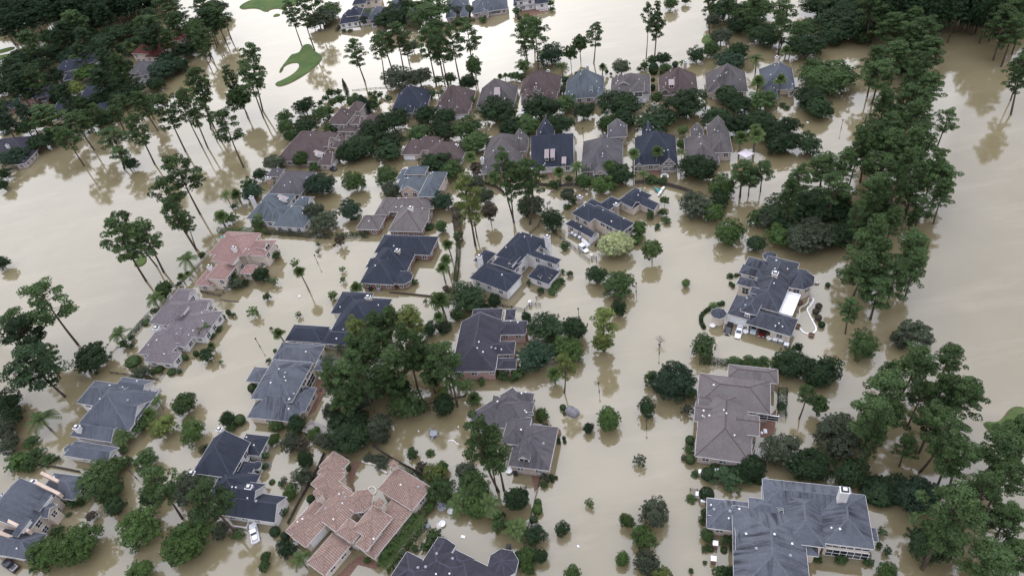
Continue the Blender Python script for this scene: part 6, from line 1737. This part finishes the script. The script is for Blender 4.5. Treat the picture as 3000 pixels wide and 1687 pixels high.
# small debris on the water
for (r, x, y, w, lb) in (('L1', 412, 125, .9, 'white floating box in front of the house with the low garage wing'), ('B2', 625, 1170, .6, 'white floating mailbox in the lower street'), ('L3', 472, 888, .8, 'white float below the dark hedge of the wide taupe house'), ('T3', 2105, 210, 1.4, 'white floating panel far off by the top right woods'), ('B1', 1535, 85, .4, 'small white ball floating left of the garden table'), ('B1', 1910, 1280 - 1237 + 1, .4, 'small white ball right of the tall pine trunk'), ('T3', 535, 1160, .9, 'pale floating object below the big oak'), ('M0', 2088, 885, .8, 'bright cyan float by the hedge of the pink tiled villa'), ('B1', 1955, 1080, 1.0, 'white tilted garden ornament in the flooded garden'), ('B1', 1730, 975, 1.6, 'flooded square stone pad under the round planter'), ('L3', 135, 1395, 1.2, 'white square table on the terrace of the wide taupe house'), ('L3', 102, 1412, .8, 'white small seat on the terrace of the wide taupe house'), ('L1', 612, 1005, 1.2, 'brown chair on the brick patio of the pale slate house'), ('L1', 2385, 1045 - 980, .5, 'white float below the guest house drive'), ('M2', 705, 485, 1.2, 'white bench behind the stone entry navy house')):
    col = plain_mat('cyan_plastic', (.05, .55, .60), .4) if 'cyan' in lb else (WOODF if 'brown' in lb else (STONEM if 'stone' in lb else WHITE))
    m = MB(); m.box((0, 0, -.1), (w / 2, 0, 0), (0, w / 3, 0), .3); m.box((0, 0, .2), (w / 2 * .8, 0, 0), (0, w / 3 * .8, 0), .12)
    o = tag(m.build('floating_object' if 'float' in lb else 'garden_item', col, None, at(r, x, y, 0)), lb, 'debris' if 'float' in lb else 'garden item')
    o.rotation_euler = (0, 0, w * 9)

# ------------------------------------------------------------------ vehicles
def vehicle(name, r, x, y, heading, col, label, cat, L=4.8, Wd=1.85, H=1.45, kind='sedan', sink=.35):
    """heading: pixel the nose points to; body lofted from stations along its length"""
    p = at(r, x, y, .7); q = at(r, *heading, .7)
    root = empty(name, (p.x, p.y, -sink), label, cat, None, math.atan2(q.y - p.y, q.x - p.x))
    paint = plain_mat('paint_' + name + '_' + col[0], col[1], .25, .6, var=.03)
    # stations: x, half width, bottom z, belt z
    if kind == 'pickup':
        st = [(-L/2, .86, .55, 1.0), (-L/2+.15, .93, .45, 1.08), (-.4, .95, .4, 1.1), (.9, .95, .4, 1.1), (1.6, .93, .42, 1.08), (L/2-.25, .88, .45, .98), (L/2, .74, .55, .85)]
        cab = [(-.75, .78, 1.06), (-.55, .72, 1.72), (.55, .70, 1.76), (1.25, .80, 1.06)]
    elif kind == 'suv':
        st = [(-L/2, .80, .55, 1.0), (-L/2+.2, .92, .42, 1.1), (-.6, .95, .38, 1.12), (.8, .95, .38, 1.1), (1.5, .93, .4, 1.04), (L/2-.3, .86, .45, .95), (L/2, .68, .55, .80)]
        cab = [(-L/2+.2, .80, 1.08), (-L/2+.7, .72, 1.66), (.25, .72, 1.72), (1.15, .82, 1.06)]
    else:
        st = [(-L/2, .72, .5, .92), (-L/2+.25, .86, .4, 1.0), (-.8, .92, .36, 1.02), (.6, .92, .36, 1.0), (1.3, .90, .38, .95), (L/2-.3, .82, .42, .84), (L/2, .62, .5, .72)]
        cab = [(-1.75, .76, .98), (-1.0, .66, 1.40), (.15, .66, 1.44), (1.0, .78, .97)]
    m = MB()
    rings = []
    for (sx, hw, zb, zt) in st:
        hw *= Wd / 1.9
        rings.append([Vector((sx, -hw * .92, zb)), Vector((sx, -hw, (zb + zt) / 2)), Vector((sx, -hw * .9, zt - .03)), Vector((sx, -hw * .55, zt + .04)), Vector((sx, hw * .55, zt + .04)), Vector((sx, hw * .9, zt - .03)), Vector((sx, hw, (zb + zt) / 2)), Vector((sx, hw * .92, zb))])
    for a, b in zip(rings, rings[1:]):
        for i in range(8):
            j = (i + 1) % 8
            m.face([a[i], b[i], b[j], a[j]])
    m.face(rings[0]); m.face(rings[-1][::-1])
    # roof panel on pillars
    (x0, h0, z0), (x1, h1, z1), (x2, h2, z2), (x3, h3, z3) = cab
    m.face([(x1, -h1, z1 + .02), (x2, -h2, z2 + .02), (x2, h2, z2 + .02), (x1, h1, z1 + .02)])
    m.face([(x1, -h1 - .03, z1 - .06), (x2, -h2 - .03, z2 - .06), (x2, -h2, z2 + .02), (x1, -h1, z1 + .02)]); m.face([(x1, h1, z1 + .02), (x2, h2, z2 + .02), (x2, h2 + .03, z2 - .06), (x1, h1 + .03, z1 - .06)])
    for s in (-1, 1):
        for (xa, ha, za), (xb, hb, zb) in (((x0, h0, z0), (x1, h1, z1)), ((x3, h3, z3), (x2, h2, z2))):
            m.tube((xa, s * ha, za), (xb, s * hb, zb), .06, 5)
        mid = (x1 + x2) / 2
        m.tube((mid, s * (h0 + .03), z0), (mid, s * h1, z1), .05, 5)
    if kind == 'pickup':
        for s in (-1, 1): m.box((-L/4 - .45, s * .86, 1.08), (L/4 - .5, 0, 0), (0, .07, 0), .14)
        m.box((-L/2 + .08, 0, 1.06), (.07, 0, 0), (0, .86, 0), .16)
    m.build('body', paint, root)
    g = MB()
    i = .02
    A = [(x0, -h0 + i, z0), (x0, h0 - i, z0), (x1, h1 - i, z1), (x1, -h1 + i, z1)]; g.face(A)
    g.face([(x3, -h3 + i, z3), (x2, -h2 + i, z2), (x2, h2 - i, z2), (x3, h3 - i, z3)])
    for s in (-1, 1): g.face([(x0, s * (h0 - i), z0), (x1, s * (h1 - i), z1), (x2, s * (h2 - i), z2), (x3, s * (h3 - i), z3)])
    g.build('window', GLASS, root)
    if kind == 'pickup':
        b = MB(); b.box((-L/4 - .45, 0, 1.10), (L/4 - .5, 0, 0), (0, .78, 0), .025); b.build('load_bed', plain_mat('bed_liner', (.28, .25, .24), .8), root)
    hl = MB(); hl.box((0, 0, 0), (.06, 0, 0), (0, .17, 0), .14); hm = hl.mesh('headlight', plain_mat('lamp_lens', (.7, .7, .72), .15))
    tl = MB(); tl.box((0, 0, 0), (.05, 0, 0), (0, .15, 0), .18); tm_ = tl.mesh('tail_light', plain_mat('red_lens', (.3, .02, .02), .2))
    for s in (-1, 1):
        link('headlight', hm, root, (L / 2 - .12, s * .58, .66)); link('tail_light', tm_, root, (-L / 2 + .02, s * .62, .78))
    for wx in (-L * .3, L * .3):
        for s in (-1, 1):
            w = MB(); w.tube((0, -.11, 0), (0, .11, 0), .34, 14); w.face([(.34 * math.cos(t), -.11, .34 * math.sin(t)) for t in np.linspace(0, 6.28, 15)[:-1]])
            wo = w.build('wheel', DARK, root, (wx, s * (Wd / 2 - .12), .33))
    mi = MB(); mi.box((0, 0, 0), (.09, 0, 0), (0, .1, 0), .13); mm = mi.mesh('mirror', paint)
    for s in (-1, 1): link('mirror', mm, root, (x3 - .35, s * (h3 + .17), z3 + .02))
    return root
WP, BP = ('white', (.78, .78, .79)), ('black', (.012, .013, .018))
vehicle('parked_suv', 'M2', 672, 982, (725, 1030), WP, 'white car by the iron fence below the stone entry navy house', 'car', kind='suv', L=4.7)
vehicle('parked_sedan', 'L2', 2142, 448, (2122, 520), WP, 'white sedan parked before the mansion garage', 'car', L=4.9)
vehicle('parked_sedan', 'L2', 2045, 418, (2028, 470), BP, 'black sedan parked before the mansion garage', 'car', L=4.7)
vehicle('parked_sedan', 'L2', 2285, 410, (2275, 450), ('silver', (.45, .5, .54)), 'silver car inside the mansion carport', 'car')
vehicle('parked_sedan', 'L2', 2365, 440, (2355, 480), ('maroon', (.10, .012, .014)), 'dark red car inside the mansion carport', 'car')
vehicle('parked_pickup', 'B0', 2394, 1035, (2375, 940), WP, 'white pickup truck beside the white courtyard wall', 'pickup', kind='pickup', L=5.7, Wd=2.0)
vehicle('parked_pickup', 'B0', 90, 1340, (20, 1290), BP, 'black pickup truck in the bottom left corner', 'pickup', kind='pickup', L=5.6, Wd=2.0)
vehicle('parked_suv', 'M1', 716, 235, (665, 218), BP, 'black car with a pale rear in the drive of the wide dark brown house', 'car', kind='suv', L=4.8)
vehicle('parked_suv', 'T1', 2525, 1045, (2520, 1085), WP, 'white car behind oaks beside the skylight house', 'car', kind='suv')
vehicle('parked_suv', 'M2', 845, 965, (900, 990), BP, 'black car half hidden behind the pale cream tree', 'car', kind='suv')
# covered boat, kayak and jet ski on a trailer
p = at('M2', 695, 930, .6); q = at('M2', 720, 955, .6)
m = MB(); Lb = 4.4
rings = []
for t in np.linspace(0, 1, 8):
    hw = .85 * math.sin(math.pi * min(.97, .22 + .62 * (1 - t))) ; z = .35 + .5 * math.sin(math.pi * (.15 + .7 * t))
    xx = -Lb / 2 + Lb * t
    rings.append([Vector((xx, -hw, .1)), Vector((xx, -hw * .95, .5)), Vector((xx, 0, .5 + z)), Vector((xx, hw * .95, .5)), Vector((xx, hw, .1))])
for a, b in zip(rings, rings[1:]):
    for i in range(4): m.face([a[i], b[i], b[i + 1], a[i + 1]])
m.face(rings[0]); m.face(rings[-1][::-1])
tag(m.build('covered_boat', WHITE, None, (p.x, p.y, 0)), 'white covered boat beside the white car', 'boat').rotation_euler = (0, 0, math.atan2(q.y - p.y, q.x - p.x))
def hull(name, r, x, y, to, L, w, mat, label, cat, top=None):
    p = at(r, x, y, .5); q = at(r, *to, .5)
    m = MB(); rings = []
    for t in np.linspace(0, 1, 9):
        hw = w / 2 * math.sin(math.pi * (.04 + .92 * t)) ** .6; xx = -L / 2 + L * t
        rings.append([Vector((xx, -hw, .45)), Vector((xx, -hw * .6, .05)), Vector((xx, hw * .6, .05)), Vector((xx, hw, .45)), Vector((xx, hw * .7, .38)), Vector((xx, -hw * .7, .38))])
    for a, b in zip(rings, rings[1:]):
        for i in range(6): m.face([a[i], b[i], b[(i + 1) % 6], a[(i + 1) % 6]])
    m.face(rings[0]); m.face(rings[-1])
    if top:
        m.box((-.2, 0, .4), (.7, 0, 0), (0, w * .25, 0), .35); m.box((.5, 0, .5), (.15, 0, 0), (0, w * .4, 0), .45)
    o = tag(m.build(name, mat, None, (p.x, p.y, .1)), label, cat)
    o.rotation_euler = (0, 0, math.atan2(q.y - p.y, q.x - p.x))
hull('kayak', 'M2', 1372, 440, (1390, 460), 4.2, .9, plain_mat('teal_plastic', (.02, .22, .20), .4), 'teal kayak beside the jet skis behind the curved fence', 'kayak')
hull('jet_ski', 'M2', 1420, 430, (1390, 470), 3.2, 1.1, WHITE, 'white jet ski on the trailer, upper of two', 'jet ski', True)
hull('jet_ski', 'M2', 1395, 470, (1370, 500), 3.0, 1.0, WHITE, 'white jet ski on the trailer, lower of two', 'jet ski', True)
lathe_thing('garden_statue', 'L3', 566, 135, [(.5, -.5), (.5, .4), (.3, .5), (.35, 1.1), (.2, 1.3), (.22, 1.6), (.05, 1.75)], STONEM, 'pale stone statue at the upper end of the mansion pool', 'statue')

# ------------------------------------------------------------------ labels of the plants, from what stands next to them
SHAPE = {'p': 'bare trunked pine', 'P': 'full crowned pine', 'o': 'round crowned tree', 't': 'upright tree', 'b': 'shrub', 'a': 'sapling', 's': 'clipped shrub', 'k': 'feather palm', 'f': 'fan palm', 'y': 'spiky sago palm', 'c': 'narrow cypress', 'x': 'bare leafless tree'}
ORD = ['nearest', 'second nearest', 'third nearest', 'fourth nearest', 'fifth nearest', 'sixth nearest', 'seventh nearest', 'eighth nearest', 'ninth nearest', 'tenth nearest', 'eleventh nearest', 'twelfth nearest', 'thirteenth nearest', 'fourteenth nearest', 'fifteenth nearest', 'sixteenth nearest', 'seventeenth nearest', 'eighteenth nearest', 'nineteenth nearest', 'twentieth nearest', 'twenty first nearest', 'twenty second nearest', 'twenty third nearest']
GROUP = {'p': 'tall pines in the flood water', 'P': 'full pines of the woods', 'o': 'round trees among the houses', 't': 'upright trees', 'b': 'garden shrubs', 'a': 'saplings in the water', 's': 'clipped garden shrubs', 'k': 'feather palms', 'f': 'fan palms', 'y': 'sago palms', 'c': 'cypresses'}
pools = {}
for rec in PLANTS:
    root, kind, tint, wm, h, base, cpx = rec
    best = min(LAND, key=lambda t: (t[1][0] - cpx[0]) ** 2 + (t[1][1] - cpx[1]) ** 2)
    dx, dy = cpx[0] - best[1][0], cpx[1] - best[1][1]
    side = ('right of' if dx > 0 else 'left of') if abs(dx) > abs(dy) else ('below' if dy > 0 else 'above')
    size = 'tall' if (kind in 'pPt' and h > 21) else ('small' if wm < {'p': 5, 'P': 6, 'o': 6, 't': 5, 'b': 2.5, 'a': 2, 's': 1.4, 'k': 4, 'f': 3, 'y': 2, 'c': 2, 'x': 0}[kind] else ('broad' if wm > {'p': 8, 'P': 9, 'o': 10, 't': 8, 'b': 4, 'a': 3, 's': 2.4, 'k': 6, 'f': 4.5, 'y': 3, 'c': 3, 'x': 0}[kind] else ''))
    key = ' '.join(w for w in (size, TONEW[tint], SHAPE[kind]) if w), side, best[0]
    pools.setdefault(key, []).append((math.hypot(dx, dy), root, kind))
for (what, side, lm), items in pools.items():
    items.sort(key=lambda t: t[0])
    for i, (_, root, kind) in enumerate(items):
        lm = lm if len((what + ' ' + side + ' the ' + lm).split()) <= 13 else ' '.join(w for w in lm.split()[-3:] if w not in ('the', 'of', 'with', 'and'))
        root['label'] = '%s %s the %s' % (what, side, lm) + ('' if len(items) == 1 else ', %s' % ORD[min(i, 22)])
        if kind in GROUP: root['group'] = GROUP[kind]
for root, _ in HOUSES: root['group'] = 'flooded houses'
